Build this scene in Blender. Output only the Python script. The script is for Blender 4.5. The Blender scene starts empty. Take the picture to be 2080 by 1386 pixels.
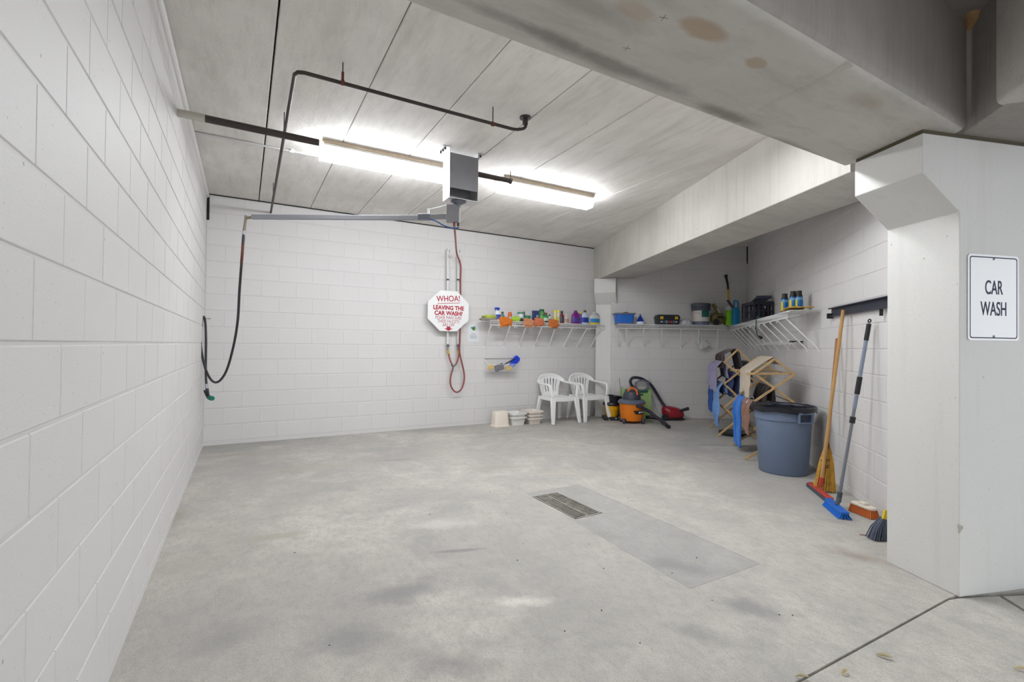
import bpy, bmesh, math, random
from mathutils import Vector, Matrix, noise
random.seed(7)
C = bpy.context.scene.collection
V = Vector
PI = math.pi
# ------------------------------------------------------------------ camera
FPX = 960.0; CAMH = 1.27; PITCH = math.atan(10/960); ROLL = 0.0105
fw = V((0, math.cos(PITCH), math.sin(PITCH)))
r0 = V((1, 0, 0)); u0 = V((0, -math.sin(PITCH), math.cos(PITCH)))
rt = r0*math.cos(ROLL) + u0*math.sin(ROLL)
up = -r0*math.sin(ROLL) + u0*math.cos(ROLL)
CP = V((0, 0, CAMH))
cd = bpy.data.cameras.new('camera'); cam = bpy.data.objects.new('camera', cd); C.objects.link(cam)
cd.sensor_width = 36; cd.sensor_fit = 'HORIZONTAL'; cd.lens = 36*FPX/2080; cd.clip_start = 0.02
m = Matrix((rt, up, -fw)).transposed().to_4x4(); m.translation = CP
cam.matrix_world = m
bpy.context.scene.camera = cam
# ------------------------------------------------------------------ world, exposure
sc = bpy.context.scene
w = bpy.data.worlds.new('world'); sc.world = w; w.use_nodes = True
w.node_tree.nodes['Background'].inputs[0].default_value = (0.90, 0.95, 1.0, 1)
w.node_tree.nodes['Background'].inputs[1].default_value = 1.1
sc.view_settings.view_transform = 'Standard'; sc.view_settings.look = 'None'
sc.view_settings.gamma = 1; sc.view_settings.use_curve_mapping = False
sc.view_settings.exposure = 0.93
LENS_E = 21.0      # fluorescent diffusers
GARAGE_W = 16.0    # tube lights of the drive aisle behind the camera
def area(name, loc, rot, sx, sy, watts, col=(.96, .98, 1)):
    l = bpy.data.lights.new(name, 'AREA'); l.shape = 'RECTANGLE'; l.size = sx; l.size_y = sy; l.energy = watts; l.color = col
    o = bpy.data.objects.new(name, l); o.location = loc; o.rotation_euler = rot; C.objects.link(o); return o
area('aisle_light', (0.7, -1.3, 2.90), (0, 0, 0.5), 1.2, 0.15, GARAGE_W)
area('aisle_light', (-0.3, -2.6, 2.90), (0, 0, 0.5), 1.2, 0.15, GARAGE_W)
area('aisle_light', (4.6, 0.3, 2.90), (0, 0, 0.5), 1.2, 0.15, GARAGE_W*.4)
# unseen fill lamp added behind the overhead beam to brighten the right wall
area('bay_fill_light', (1.15, 3.15, 2.97), (0, 0, 0.516), 1.2, 0.16, 20.0)
# ------------------------------------------------------------------ pixel helpers (2080 x 1386 photo)
def ray(px, py): return fw + rt*((px-1040)/FPX) - up*((py-693)/FPX)
def hz(px, py, z=0.0):
    d = ray(px, py); return CP + d*((z-CAMH)/d.z)
def hy(px, py, Y):
    d = ray(px, py); return CP + d*(Y/d.y)
def flat(v): v = V((v.x, v.y, 0)); v.normalize(); return v
class Frame:                                   # vertical plane, n points into the room, x to the viewer's right
    def __init__(s, o, n): s.o = V((o.x, o.y, 0)); s.n = flat(n); y = -s.n; s.x = V((y.y, -y.x, 0))
    def p(s, a, z, off=0): return s.o + s.x*a + s.n*off + V((0, 0, z))
    def hit(s, px, py, off=0):
        d = ray(px, py); q = s.o + s.n*off
        t = (q-CP).dot(s.n)/d.dot(s.n); h = CP + d*t
        return (h-s.o).dot(s.x), h.z
    def mat(s, a, z, off=0):                   # local x = wall x, local y = into wall, z up
        M = Matrix((s.x, -s.n, V((0, 0, 1)))).transposed().to_4x4(); M.translation = s.p(a, z, off); return M
    def tmat(s, a, z, off=0):                  # for lettering: x right, y up, z out of the wall
        M = Matrix((s.x, V((0, 0, 1)), s.n)).transposed().to_4x4(); M.translation = s.p(a, z, off); return M
D1 = flat(ray(496, 697)); D2 = V((D1.y, -D1.x, 0))
A = hz(411.5, 907)
FB = Frame(A, -D1)                              # back wall
FL = Frame(A, D2)                               # left wall
DC = hz(1517, 851); DB = flat(ray(898, 703))
FR0 = hz(1800, 1056)
rdir = flat(FR0-DC)
FR = Frame(DC, V((rdir.y, -rdir.x, 0)))         # right wall
cl = hz(1253, 849.3)
FK = Frame(cl, V((0, -1, 0)).lerp(V((0, -1, 0)), 1)); FK.n = V(((DC-cl).y, -(DC-cl).x, 0)).normalized(); FK.x = flat(DC-cl)
CEIL = FB.hit(413, 392)[1]
# ------------------------------------------------------------------ materials
def lin(c):
    c = c/255 if c > 1 else c
    return c/12.92 if c <= .04045 else ((c+.055)/1.055)**2.4
def rgb(r, g, b): return (lin(r/255), lin(g/255), lin(b/255), 1)
MATS = {}
def mat(name, col, rough=.5, metal=0, bump=0, bscale=60, var=0, vscale=8, trans=0, emit=None, es=0, coat=0, sheen=0, alpha=1):
    if name in MATS: return MATS[name]
    m = bpy.data.materials.new(name); m.use_nodes = True; nt = m.node_tree; b = nt.nodes['Principled BSDF']
    c = rgb(*col)
    b.inputs['Base Color'].default_value = c; b.inputs['Roughness'].default_value = rough; b.inputs['Metallic'].default_value = metal
    if trans: b.inputs['Transmission Weight'].default_value = trans
    if coat: b.inputs['Coat Weight'].default_value = coat
    if sheen: b.inputs['Sheen Weight'].default_value = sheen
    if emit: b.inputs['Emission Color'].default_value = rgb(*emit); b.inputs['Emission Strength'].default_value = es
    tc = nt.nodes.new('ShaderNodeTexCoord')
    if var:
        n = nt.nodes.new('ShaderNodeTexNoise'); n.inputs['Scale'].default_value = vscale; n.inputs['Detail'].default_value = 5
        nt.links.new(tc.outputs['Object'], n.inputs['Vector'])
        r = nt.nodes.new('ShaderNodeValToRGB'); r.color_ramp.elements[0].position = .3; r.color_ramp.elements[1].position = .7
        r.color_ramp.elements[0].color = [x*(1-var) for x in c[:3]]+[1]; r.color_ramp.elements[1].color = [min(1, x*(1+var)) for x in c[:3]]+[1]
        nt.links.new(n.outputs['Fac'], r.inputs['Fac']); nt.links.new(r.outputs['Color'], b.inputs['Base Color'])
    if bump:
        n = nt.nodes.new('ShaderNodeTexNoise'); n.inputs['Scale'].default_value = bscale; n.inputs['Detail'].default_value = 6
        nt.links.new(tc.outputs['Object'], n.inputs['Vector'])
        bp = nt.nodes.new('ShaderNodeBump'); bp.inputs['Strength'].default_value = bump; bp.inputs['Distance'].default_value = .01
        nt.links.new(n.outputs['Fac'], bp.inputs['Height']); nt.links.new(bp.outputs['Normal'], b.inputs['Normal'])
    MATS[name] = m; return m
class NT:
    def __init__(s, name, rough=.8):
        s.m = bpy.data.materials.new(name); s.m.use_nodes = True; s.nt = s.m.node_tree; s.b = s.nt.nodes['Principled BSDF']
        s.b.inputs['Roughness'].default_value = rough; s.geo = s.nt.nodes.new('ShaderNodeNewGeometry'); MATS[name] = s.m
    def mapv(s, rz=0, sc=(1, 1, 1), src=None, loc=(0, 0, 0)):
        n1 = s.nt.nodes.new('ShaderNodeMapping'); n1.inputs['Rotation'].default_value = (0, 0, rz)
        n1.inputs['Location'].default_value = loc
        s.nt.links.new(src or s.geo.outputs['Position'], n1.inputs['Vector'])
        n2 = s.nt.nodes.new('ShaderNodeMapping'); n2.inputs['Scale'].default_value = sc
        s.nt.links.new(n1.outputs[0], n2.inputs['Vector']); return n2.outputs[0]
    def noise(s, vec, scale, detail=6, rough=.6, dist=0):
        n = s.nt.nodes.new('ShaderNodeTexNoise'); n.inputs['Scale'].default_value = scale; n.inputs['Detail'].default_value = detail
        n.inputs['Roughness'].default_value = rough; n.inputs['Distortion'].default_value = dist
        s.nt.links.new(vec, n.inputs['Vector']); return n.outputs['Fac']
    def voro(s, vec, scale):
        n = s.nt.nodes.new('ShaderNodeTexVoronoi'); n.inputs['Scale'].default_value = scale; s.nt.links.new(vec, n.inputs['Vector'])
        return n.outputs['Distance']
    def ramp(s, fac, a, b, lo=0., hi=1.):
        n = s.nt.nodes.new('ShaderNodeMapRange'); n.inputs['From Min'].default_value = a; n.inputs['From Max'].default_value = b
        n.inputs['To Min'].default_value = lo; n.inputs['To Max'].default_value = hi
        s.nt.links.new(fac, n.inputs['Value']); return n.outputs[0]
    def mul(s, a, b):
        n = s.nt.nodes.new('ShaderNodeMath'); n.operation = 'MULTIPLY'; s.nt.links.new(a, n.inputs[0])
        if isinstance(b, float): n.inputs[1].default_value = b
        else: s.nt.links.new(b, n.inputs[1])
        return n.outputs[0]
    def mix(s, fac, a, b):
        n = s.nt.nodes.new('ShaderNodeMix'); n.data_type = 'RGBA'
        if isinstance(fac, float): n.inputs[0].default_value = fac
        else: s.nt.links.new(fac, n.inputs[0])
        for k, q in ((6, a), (7, b)):
            if isinstance(q, tuple): n.inputs[k].default_value = q
            else: s.nt.links.new(q, n.inputs[k])
        return n.outputs[2]
    def bump(s, h, st, dist=.01):
        n = s.nt.nodes.new('ShaderNodeBump'); n.inputs['Strength'].default_value = st; n.inputs['Distance'].default_value = dist
        s.nt.links.new(h, n.inputs['Height']); s.nt.links.new(n.outputs[0], s.b.inputs['Normal'])
    def spot(s, c, rx, ry, ang=0, edge=.5, seed=0., wob=.5):
        tr = s.nt.nodes.new('ShaderNodeVectorMath'); tr.operation = 'SUBTRACT'; s.nt.links.new(s.geo.outputs['Position'], tr.inputs[0]); tr.inputs[1].default_value = tuple(c)
        m_ = s.mapv(-ang, (1/rx, 1/ry, 1/max(rx, ry)), tr.outputs[0])
        if not hasattr(s, 'shared'): s.shared = s.noise(s.geo.outputs['Position'], 7.0, 5, .7)
        ln = s.nt.nodes.new('ShaderNodeVectorMath'); ln.operation = 'LENGTH'; s.nt.links.new(m_, ln.inputs[0])
        a = s.nt.nodes.new('ShaderNodeMath'); a.operation = 'MULTIPLY_ADD'; s.nt.links.new(s.shared, a.inputs[0]); a.inputs[1].default_value = wob*2; s.nt.links.new(ln.outputs['Value'], a.inputs[2])
        return s.ramp(a.outputs[0], 1+wob-edge, 1+wob, 1, 0)
    def out(s, col): s.nt.links.new(col, s.b.inputs['Base Color'])
BA = math.atan2(D2.y, D2.x)
ANG = math.atan2(D1.x, D1.y)     # rotate world so that D1 lies along y
def painted(name, base, grime=.06, pores=True, drip=.0):
    t = NT(name, .55); p = t.mapv()
    c = rgb(*base); d = tuple(x*(1-grime*2) for x in c[:3])+(1,)
    col = t.mix(t.ramp(t.noise(p, 1.3, 5), .35, .75), c, d)
    oi = t.nt.nodes.new('ShaderNodeObjectInfo'); col = t.mix(t.mul(oi.outputs['Random'], .5), col, tuple(.955*x for x in c[:3])+(1,))
    if pores:
        v = t.ramp(t.noise(p, 85, 3, .6), .27, .33, 1, 0)
        col = t.mix(t.mul(v, .55), col, rgb(150, 148, 144))
        v2 = t.mul(t.ramp(t.voro(p, 7), .045, .02, 0, 1), .6)
        col = t.mix(v2, col, rgb(128, 124, 118))
    if drip:
        s2 = t.noise(t.mapv(0, (14, 14, .7)), 1.0, 5)
        col = t.mix(t.ramp(s2, .55, .8, 0, drip), col, rgb(165, 161, 153))
    t.out(col); t.bump(t.noise(p, 120, 5, .7), .25, .006); return t.m
def concrete(name, base, dark, tan, rz, sc, tanamt=.35, pits=False, streak=.5, spots=()):
    t = NT(name, .8); q = t.mapv(rz, sc); p = t.mapv()
    col = t.mix(t.ramp(t.noise(p, .9, 6, .65, .4), .35, .7), rgb(*base), tuple(.82*x for x in rgb(*base)[:3])+(1,))
    col = t.mix(t.ramp(t.noise(q, 1.6, 8, .7), .48, .8, 0, streak), col, rgb(*dark))
    col = t.mix(t.ramp(t.noise(q, 4.5, 7, .75), .5, .78, 0, streak*.7), col, rgb(*dark))
    col = t.mix(t.ramp(t.noise(t.mapv(rz, tuple(x*.8 for x in sc), loc=(3, 7, 1)), 1.1, 4, .5), .6, .74, 0, tanamt), col, rgb(*tan))
    sp = t.ramp(t.noise(p, 11, 6, .75), .70, .76, 0, .55); col = t.mix(sp, col, tuple(.35*x for x in rgb(*dark)[:3])+(1,))
    if pits:
        v = t.mul(t.ramp(t.voro(p, 11), .075, .045, 0, 1), t.ramp(t.noise(p, 1.2, 2), .5, .56))
        col = t.mix(v, col, rgb(70, 66, 60))
    oi = t.nt.nodes.new('ShaderNodeObjectInfo'); col = t.mix(t.mul(oi.outputs['Random'], .16), col, rgb(*dark))
    for i, (c, rx, ry, an, cl_, am, ed) in enumerate(spots):
        col = t.mix(t.mul(t.spot(c, rx, ry, an, ed, i*3.1), am), col, rgb(*cl_))
    t.out(col); t.bump(t.noise(p, 40, 4, .7), .35, .008); return t.m
M_WALL = painted('painted_block', (222, 220, 219), .012)
M_MORT = painted('painted_mortar', (216, 214, 213), .02, False)
M_COL = painted('painted_column', (222, 221, 218), .03, True, .18)
M_PLANK = concrete('plank_concrete', (241, 238, 233), (190, 186, 179), (212, 202, 186), ANG, (3.2, .55, 1), .25, False, .7)
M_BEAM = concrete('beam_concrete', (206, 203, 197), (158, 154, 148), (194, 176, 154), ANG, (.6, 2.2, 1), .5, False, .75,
    [(hz(1428, 68, 2.385), .13, .05, BA, (172, 150, 124), .75, .35), (hz(1538, 135, 2.385), .07, .035, BA, (172, 150, 124), .7, .35), (hz(1290, 30, 2.385), .1, .04, BA, (174, 156, 132), .5, .4),
     (hz(1250, 140, 2.385), .5, .05, BA, (128, 124, 120), .7, .7), (hz(1090, 70, 2.385), .35, .04, BA, (130, 127, 123), .7, .7), (hz(1480, 240, 2.385), .3, .05, BA, (126, 120, 112), .7, .7),
     (hz(1600, 300, 2.385), .35, .05, BA, (128, 124, 118), .6, .7), (hz(1760, 210, 2.385), .15, .06, BA, (168, 152, 130), .4, .6), (hz(1200, 20, 2.385), .3, .06, BA, (140, 136, 130), .5, .8)])
M_BEAMS = concrete('beam_streak', (214, 211, 204), (158, 153, 144), (180, 168, 148), 0, (7, 7, .45), .1, True, .35)
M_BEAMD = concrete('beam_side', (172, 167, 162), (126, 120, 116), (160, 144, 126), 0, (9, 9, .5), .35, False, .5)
# floor material
def floor_mat(name, base, dark, light, st=1., spots=()):
    t = NT(name, .72); p = t.mapv()
    s2 = t.mapv(ANG, (1., .45, 1))
    b = rgb(*base)
    col = t.mix(t.ramp(t.noise(p, .55, 6, .6, .5), .40, .66, 0, st), b, rgb(*dark))
    col = t.mix(t.ramp(t.noise(t.mapv(0, (1, 1, 1), loc=(9, 4, 0)), .9, 7, .65, .6), .50, .66, 0, .8), col, rgb(*light))
    col = t.mix(t.ramp(t.noise(s2, 3.2, 8, .7), .50, .75, 0, .5), col, rgb(*dark))
    col = t.mix(t.ramp(t.noise(t.mapv(.3, (1, 2.5, 1), loc=(2, 1, 0)), .8, 5, .6), .60, .75, 0, .35), col, rgb(192, 190, 172))
    col = t.mix(t.ramp(t.noise(t.mapv(0, (1, 1, 1), loc=(5, 5, 0)), 5.5, 5, .75), .44, .66, 0, .55), col, rgb(*dark))
    col = t.mix(t.ramp(t.noise(t.mapv(ANG, (1.6, .8, 1), loc=(1, 8, 0)), 17, 5, .8), .47, .66, 0, .45), col, rgb(158, 155, 150))
    for i, (px, py, rx, ry, an, cl_, am, ed) in enumerate(spots):
        col = t.mix(t.mul(t.spot(hz(px, py), rx, ry, an, ed, i*2.7+1, .95), am), col, rgb(*cl_))
    col = t.mix(t.ramp(t.noise(p, 130, 3, .85), .50, .62, 0, .40), col, rgb(130, 128, 124))
    col = t.mix(t.ramp(t.voro(p, 2.6), .028, .015, 0, .9), col, rgb(70, 66, 62))
    t.out(col)
    t.bump(t.noise(p, 70, 4, .75), .4, .006)
    return t.m
M_FLOOR = floor_mat('floor_concrete', (200, 196, 188), (168, 166, 162), (214, 210, 201), 1.,
    [(820, 1200, .30, .16, .4, (150, 148, 146), .8, .8), (700, 1300, .25, .14, .2, (152, 150, 148), .7, .8), (930, 1350, .2, .1, 0, (150, 147, 144), .7, .8), (470, 1290, .2, .14, .5, (158, 156, 152), .6, .9),
     (1520, 1235, .22, .10, -.5, (150, 148, 147), .8, .8), (1420, 1290, .2, .08, -.5, (156, 154, 150), .7, .8), (1065, 1222, .17, .06, .1, (228, 224, 216), .9, .8), (900, 1065, .35, .12, .2, (214, 211, 205), .7, .8),
     (560, 1090, .22, .07, .4, (178, 176, 160), .8, .5), (640, 950, .45, .18, .4, (180, 177, 163), .7, .7), (470, 925, .4, .12, .57, (176, 170, 156), .8, .8), (800, 935, .35, .06, .3, (158, 155, 148), .8, .9),
     (1000, 950, .5, .10, .2, (172, 168, 156), .7, .9), (355, 1050, .10, .35, .5, (160, 156, 144), .7, .7), (380, 1150, .25, .2, .5, (178, 175, 162), .6, .8), (1250, 900, .6, .15, .3, (168, 165, 158), .5, 1.),
     (920, 1120, .22, .03, .2, (140, 138, 136), .7, .6), (1740, 1130, .25, .10, -.8, (158, 144, 132), .7, .9), (1700, 1060, .2, .08, -.8, (160, 154, 148), .6, .9), (1150, 960, .3, .12, 0, (196, 188, 176), .6, .8), (1450, 905, .5, .08, 0, (150, 147, 143), .6, .8)])
M_PATCH = floor_mat('floor_patch', (182, 180, 176), (158, 156, 154), (198, 195, 188), .8, [(1380, 1150, .22, .10, -.5, (152, 150, 149), .8, .8), (1230, 1090, .15, .10, -.5, (160, 158, 156), .7, .8), (1130, 1030, .3, .14, -.5, (206, 202, 194), .8, .6)])
M_DARK = mat('joint_dark', (36, 34, 32), .95)
# ------------------------------------------------------------------ mesh helpers
class MB:
    def __init__(s): s.v = []; s.f = []
    def add(s, vs, fs):
        n = len(s.v); s.v += [tuple(v) for v in vs]; s.f += [[i+n for i in f] for f in fs]; return s
    def box(s, c, sz, M=None, taper=1.):
        x, y, z = [k/2 for k in sz]; vs = []
        for dz in (-1, 1):
            k = taper if dz < 0 else 1
            for dx, dy in ((-1, -1), (1, -1), (1, 1), (-1, 1)):
                q = V((dx*x*k, dy*y*k, dz*z)) + V(c); vs.append(M @ q if M else q)
        return s.add(vs, [[3, 2, 1, 0], [4, 5, 6, 7], [0, 1, 5, 4], [1, 2, 6, 5], [2, 3, 7, 6], [3, 0, 4, 7]])
    def tube(s, pts, r, seg=8, cap=True, closed=False):
        pts = [V(p) for p in pts]; n = len(pts); rs = r if isinstance(r, (list, tuple)) else [r]*n
        base = len(s.v); prev = None
        for i, p in enumerate(pts):
            a = pts[i-1] if (i > 0 or closed) else p; b = pts[(i+1) % n] if (i < n-1 or closed) else p
            t = (b-a).normalized()
            if prev is None:
                prev = t.orthogonal().normalized()
            prev = (prev - t*prev.dot(t)).normalized(); q = t.cross(prev)
            for k in range(seg):
                an = 2*PI*k/seg; s.v.append(tuple(p + (prev*math.cos(an)+q*math.sin(an))*rs[i]))
        for i in range(n if closed else n-1):
            j = (i+1) % n
            for k in range(seg):
                k2 = (k+1) % seg
                s.f.append([base+i*seg+k, base+i*seg+k2, base+j*seg+k2, base+j*seg+k])
        if cap and not closed:
            s.f.append([base+k for k in range(seg)][::-1]); s.f.append([base+(n-1)*seg+k for k in range(seg)])
        return s
    def bar(s, pts, wd, th, side, cap=True):    # rectangular sweep; side = width direction (vector or list)
        pts = [V(p) for p in pts]; n = len(pts); base = len(s.v)
        for i, p in enumerate(pts):
            a = pts[i-1] if i else p; b = pts[i+1] if i < n-1 else p; t = (b-a).normalized()
            sd = V(side[i] if isinstance(side, list) else side); sd = (sd-t*sd.dot(t)).normalized(); up_ = t.cross(sd)
            w_ = wd[i] if isinstance(wd, list) else wd; h_ = th[i] if isinstance(th, list) else th
            for x, y in ((-1, -1), (1, -1), (1, 1), (-1, 1)): s.v.append(tuple(p+sd*x*w_/2+up_*y*h_/2))
        for i in range(n-1):
            for k in range(4):
                k2 = (k+1) % 4; s.f.append([base+i*4+k, base+i*4+k2, base+i*4+4+k2, base+i*4+4+k])
        if cap: s.f.append([base+3, base+2, base+1, base]); s.f.append([base+(n-1)*4+k for k in range(4)])
        return s
    def lathe(s, prof, seg=20, M=None, sx=1, sy=1, c=(0, 0, 0)):
        base = len(s.v); n = len(prof)
        for r, z in prof:
            for k in range(seg):
                a = 2*PI*k/seg; q = V((c[0]+r*math.cos(a)*sx, c[1]+r*math.sin(a)*sy, c[2]+z)); s.v.append(tuple(M @ q if M else q))
        for i in range(n-1):
            for k in range(seg):
                k2 = (k+1) % seg; s.f.append([base+i*seg+k, base+i*seg+k2, base+(i+1)*seg+k2, base+(i+1)*seg+k])
        s.f.append([base+k for k in range(seg)][::-1]); s.f.append([base+(n-1)*seg+k for k in range(seg)])
        return s
    def prism(s, poly, z0, z1, M=None):
        n = len(poly); vs = [V((x, y, z0)) for x, y in poly]+[V((x, y, z1)) for x, y in poly]
        if M: vs = [M @ q for q in vs]
        return s.add(vs, [list(range(n))[::-1], list(range(n, 2*n))]+[[i, (i+1) % n, n+(i+1) % n, n+i] for i in range(n)])
    def grid(s, fn, nu, nv):
        base = len(s.v)
        for j in range(nv+1):
            for i in range(nu+1): s.v.append(tuple(fn(i/nu, j/nv)))
        for j in range(nv):
            for i in range(nu):
                a = base+j*(nu+1)+i; s.f.append([a, a+1, a+nu+2, a+nu+1])
        return s
    def build(s, name, m, parent=None, local=False, bevel=0, smooth=40, solid=0, sub=0, seg=2):
        me = bpy.data.meshes.new(name); me.from_pydata(s.v, [], s.f); me.validate()
        bm = bmesh.new(); bm.from_mesh(me); bmesh.ops.recalc_face_normals(bm, faces=bm.faces); bm.to_mesh(me); bm.free()
        me.materials.append(m)
        o = bpy.data.objects.new(name, me); C.objects.link(o)
        if smooth: me.shade_smooth(); me.set_sharp_from_angle(angle=math.radians(smooth))
        if solid:
            k = o.modifiers.new('solid', 'SOLIDIFY'); k.thickness = solid; k.offset = 0
        if bevel:
            k = o.modifiers.new('bevel', 'BEVEL'); k.width = bevel; k.segments = seg; k.limit_method = 'ANGLE'; k.harden_normals = False
        if sub:
            k = o.modifiers.new('sub', 'SUBSURF'); k.levels = sub; k.render_levels = sub
        if parent is not None:
            o.parent = parent
            if not local: o.matrix_parent_inverse = world_of(parent).inverted()
        return o
WORLD = {}
def world_of(o):
    if o.parent is None: return o.matrix_basis.copy()
    return world_of(o.parent) @ o.matrix_parent_inverse @ o.matrix_basis
def tag(o, label=None, cat=None, group=None, kind=None):
    if label: o['label'] = label
    if cat: o['category'] = cat
    if group: o['group'] = group
    if kind: o['kind'] = kind
    return o
def thing(name, label, cat, loc=None, M=None, group=None):
    o = bpy.data.objects.new(name, None); C.objects.link(o); o.empty_display_size = .05
    if M is not None: o.matrix_basis = M
    elif loc is not None: o.location = loc
    o.matrix_basis = o.matrix_basis
    return tag(o, label, cat, group)
def copy_tree(o, parent=None):
    c = o.copy(); C.objects.link(c)
    if parent is not None: c.parent = parent
    for ch in list(o.children): copy_tree(ch, c)
    return c
def curve(pts, n=12):                           # Catmull-Rom through points
    P = [V(p) for p in pts]; P = [P[0]*2-P[1]]+P+[P[-1]*2-P[-2]]; out = []
    for i in range(1, len(P)-2):
        for k in range(n):
            t = k/n; a, b, c, d = P[i-1:i+3]
            out.append(.5*((2*b)+(c-a)*t+(2*a-5*b+4*c-d)*t*t+(3*b-a-3*c+d)*t**3))
    out.append(P[-2]); return out
def text(body, size, M, m, parent, xs=1., bold=0, name='lettering', ext=.0006, align='CENTER', sp=1., label=None):
    cu = bpy.data.curves.new(name, 'FONT'); cu.body = body; cu.size = size; cu.align_x = align; cu.align_y = 'CENTER'
    cu.extrude = ext; cu.offset = bold; cu.space_character = sp
    o = bpy.data.objects.new(name, cu); C.objects.link(o); cu.materials.append(m)
    o.matrix_basis = M @ Matrix.Diagonal((xs, 1, 1, 1)); o.parent = parent
    o.matrix_parent_inverse = world_of(parent).inverted()
    me = bpy.data.meshes.new_from_object(o); q = bpy.data.objects.new(name, me); C.objects.link(q)
    q.matrix_basis = o.matrix_basis; q.parent = parent; q.matrix_parent_inverse = o.matrix_parent_inverse
    bpy.data.objects.remove(o); bpy.data.curves.remove(cu); o = q
    if label: o['label'] = label
    return o
def struct(mb, name, m, label=None, **k):
    o = mb.build(name, m, **k); o['kind'] = 'structure'
    if label: o['label'] = label
    return o
# ------------------------------------------------------------------ block walls
def block_mesh(L, H, rv=.0022, rh=.005, dep=.04, ch=.003):
    x0, x1, z0, z1 = rv, L-rv, rh, H-rh
    v = [(x0, 0.0, z0), (x1, 0.0, z0), (x1, 0.0, z1), (x0, 0.0, z1)]
    v = [(x0, dep, z0), (x1, dep, z0), (x1, dep, z1), (x0, dep, z1), (x0, ch, z0), (x1, ch, z0), (x1, ch, z1), (x0, ch, z1),
         (x0+ch*.6, 0, z0+ch), (x1-ch*.6, 0, z0+ch), (x1-ch*.6, 0, z1-ch), (x0+ch*.6, 0, z1-ch)]
    f = [[8, 9, 10, 11]]
    for i in range(4):
        j = (i+1) % 4; f += [[i, j, 4+j, 4+i], [4+i, 4+j, 8+j, 8+i]]
    me = bpy.data.meshes.new('concrete_block'); me.from_pydata(v, [], f); me.materials.append(M_WALL); return me
BH = .2032; BL = .4064
def block_wall(F, s0, s1, name, z0, joint, b0, b1, label, base_h=None, top=None, rec=.0028):
    top = top or CEIL
    mb = MB(); M = F.mat(0, 0)
    mb.box(((s0+s1)/2, rec+.1, top/2-.02), (s1-s0, .2, top+.04), M)
    wall = struct(mb, name, M_MORT, label, smooth=0)
    sb = MB(); sb.box(((s0+s1)/2, .02-.003, z0/2), (s1-s0, .04, z0-.002), M)
    o = sb.build('base_course', M_WALL, wall, smooth=0)
    full = block_mesh(BL, BH); cache = {}
    k = 0; z = z0
    while z < top-.01:
        h = min(BH, top-z)
        off = joint if k % 2 == 0 else joint+BL/2
        s = b0 + ((off-b0) % BL) - BL
        while s < b1-.01:
            a, b = max(s, b0), min(s+BL, b1)
            if b-a > .02:
                key = (round(b-a, 3), round(h, 3))
                if key == (round(BL, 3), round(BH, 3)): me = full
                else:
                    if key not in cache: cache[key] = block_mesh(b-a, h)
                    me = cache[key]
                o = bpy.data.objects.new('concrete_block', me); C.objects.link(o); o.parent = wall
                o.matrix_basis = F.mat(a, z, random.uniform(-.0006, .0006))
            s += BL
        z += BH; k += 1
    return wall
LL = (A.to_2d()).length
block_wall(FL, -9.2, .2, 'wall_left', .045, -.134, -6.1, 0, 'white painted concrete block wall on the left', rec=.004)
bend = FB.hit(1212, 844)[0]
block_wall(FB, -.2, bend+.35, 'wall_back', .045, 0, 0, bend+.3, 'white painted concrete block wall at the back')
rk0 = FK.hit(1240, 849)[0]; rk1 = (DC-FK.o).dot(FK.x)
jk = FK.hit(1297, 600)[0]
block_wall(FK, rk0, rk1+.2, 'wall_rear_right', .04, jk, rk0, rk1, 'block wall of the rear right alcove')
jr = FR.hit(1681.8, 565)[0]
block_wall(FR, -.2, 5.8, 'wall_right', .055, jr, 0, 5.75, 'white painted block wall on the right behind the pillar')
# dark sealant gaps in the upper corners
mb = MB(); mb.box((.014, -.004, CEIL-.16), (.03, .02, .33), FB.mat(0, 0)); struct(mb, 'trim_1', M_DARK, 'dark gap in the upper left corner')
mb = MB(); mb.box((rk1-.008, -.004, CEIL-.15), (.02, .02, .31), FK.mat(0, 0)); struct(mb, 'trim_2', M_DARK, 'dark gap in the upper right corner')
# dark line between wall and ceiling
mb = MB(); mb.box((bend/2, -.002, CEIL-.006), (bend, .012, .012), FB.mat(0, 0)); struct(mb, 'trim_3', M_DARK, 'dark joint between back wall and ceiling planks')
# rounded mortar strip on top of the left wall
mb = MB(); mb.tube([FL.p(-7.5, CEIL-.03, 0), FL.p(0, CEIL-.03, 0)], .028, 10); struct(mb, 'trim_4', M_WALL, 'rounded mortar strip along the top of the left wall')
# ------------------------------------------------------------------ ceiling planks
MW = FB.mat(0, 0)           # x along D2, y along D1
mb = MB(); mb.box((4.5, -1.5, CEIL+.16), (9.6, 12, .1), MW); ceiling = struct(mb, 'ceiling', M_DARK, 'precast concrete plank ceiling', smooth=0)
js = [-.05, FB.hit(526, 406)[0]]
while js[-1] < 8.6: js.append(js[-1]+.6165)
for i in range(len(js)-1):
    g = .011 if i == 0 else .006; g0 = .011 if i == 1 else .006
    a, b = js[i]+(g0/2 if i else 0), js[i+1]-g/2
    ch = .005
    poly = [(a, .11), (a, ch), (a+ch, 0), (b-ch, 0), (b, ch), (b, .11)]
    vs = []
    y1 = 0.1 if b < bend+.3 else 2.6
    for y in (-5.3, y1):
        for x, z in poly: vs.append(MW @ V((x, y, CEIL+z+random.uniform(0, .001))))
    n = 6; mb = MB(); mb.add(vs, [list(range(n))[::-1], list(range(n, 2*n))]+[[k, (k+1) % n, n+(k+1) % n, n+k] for k in range(n)])
    mb.build('concrete_plank', M_PLANK, ceiling, smooth=0)
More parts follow.
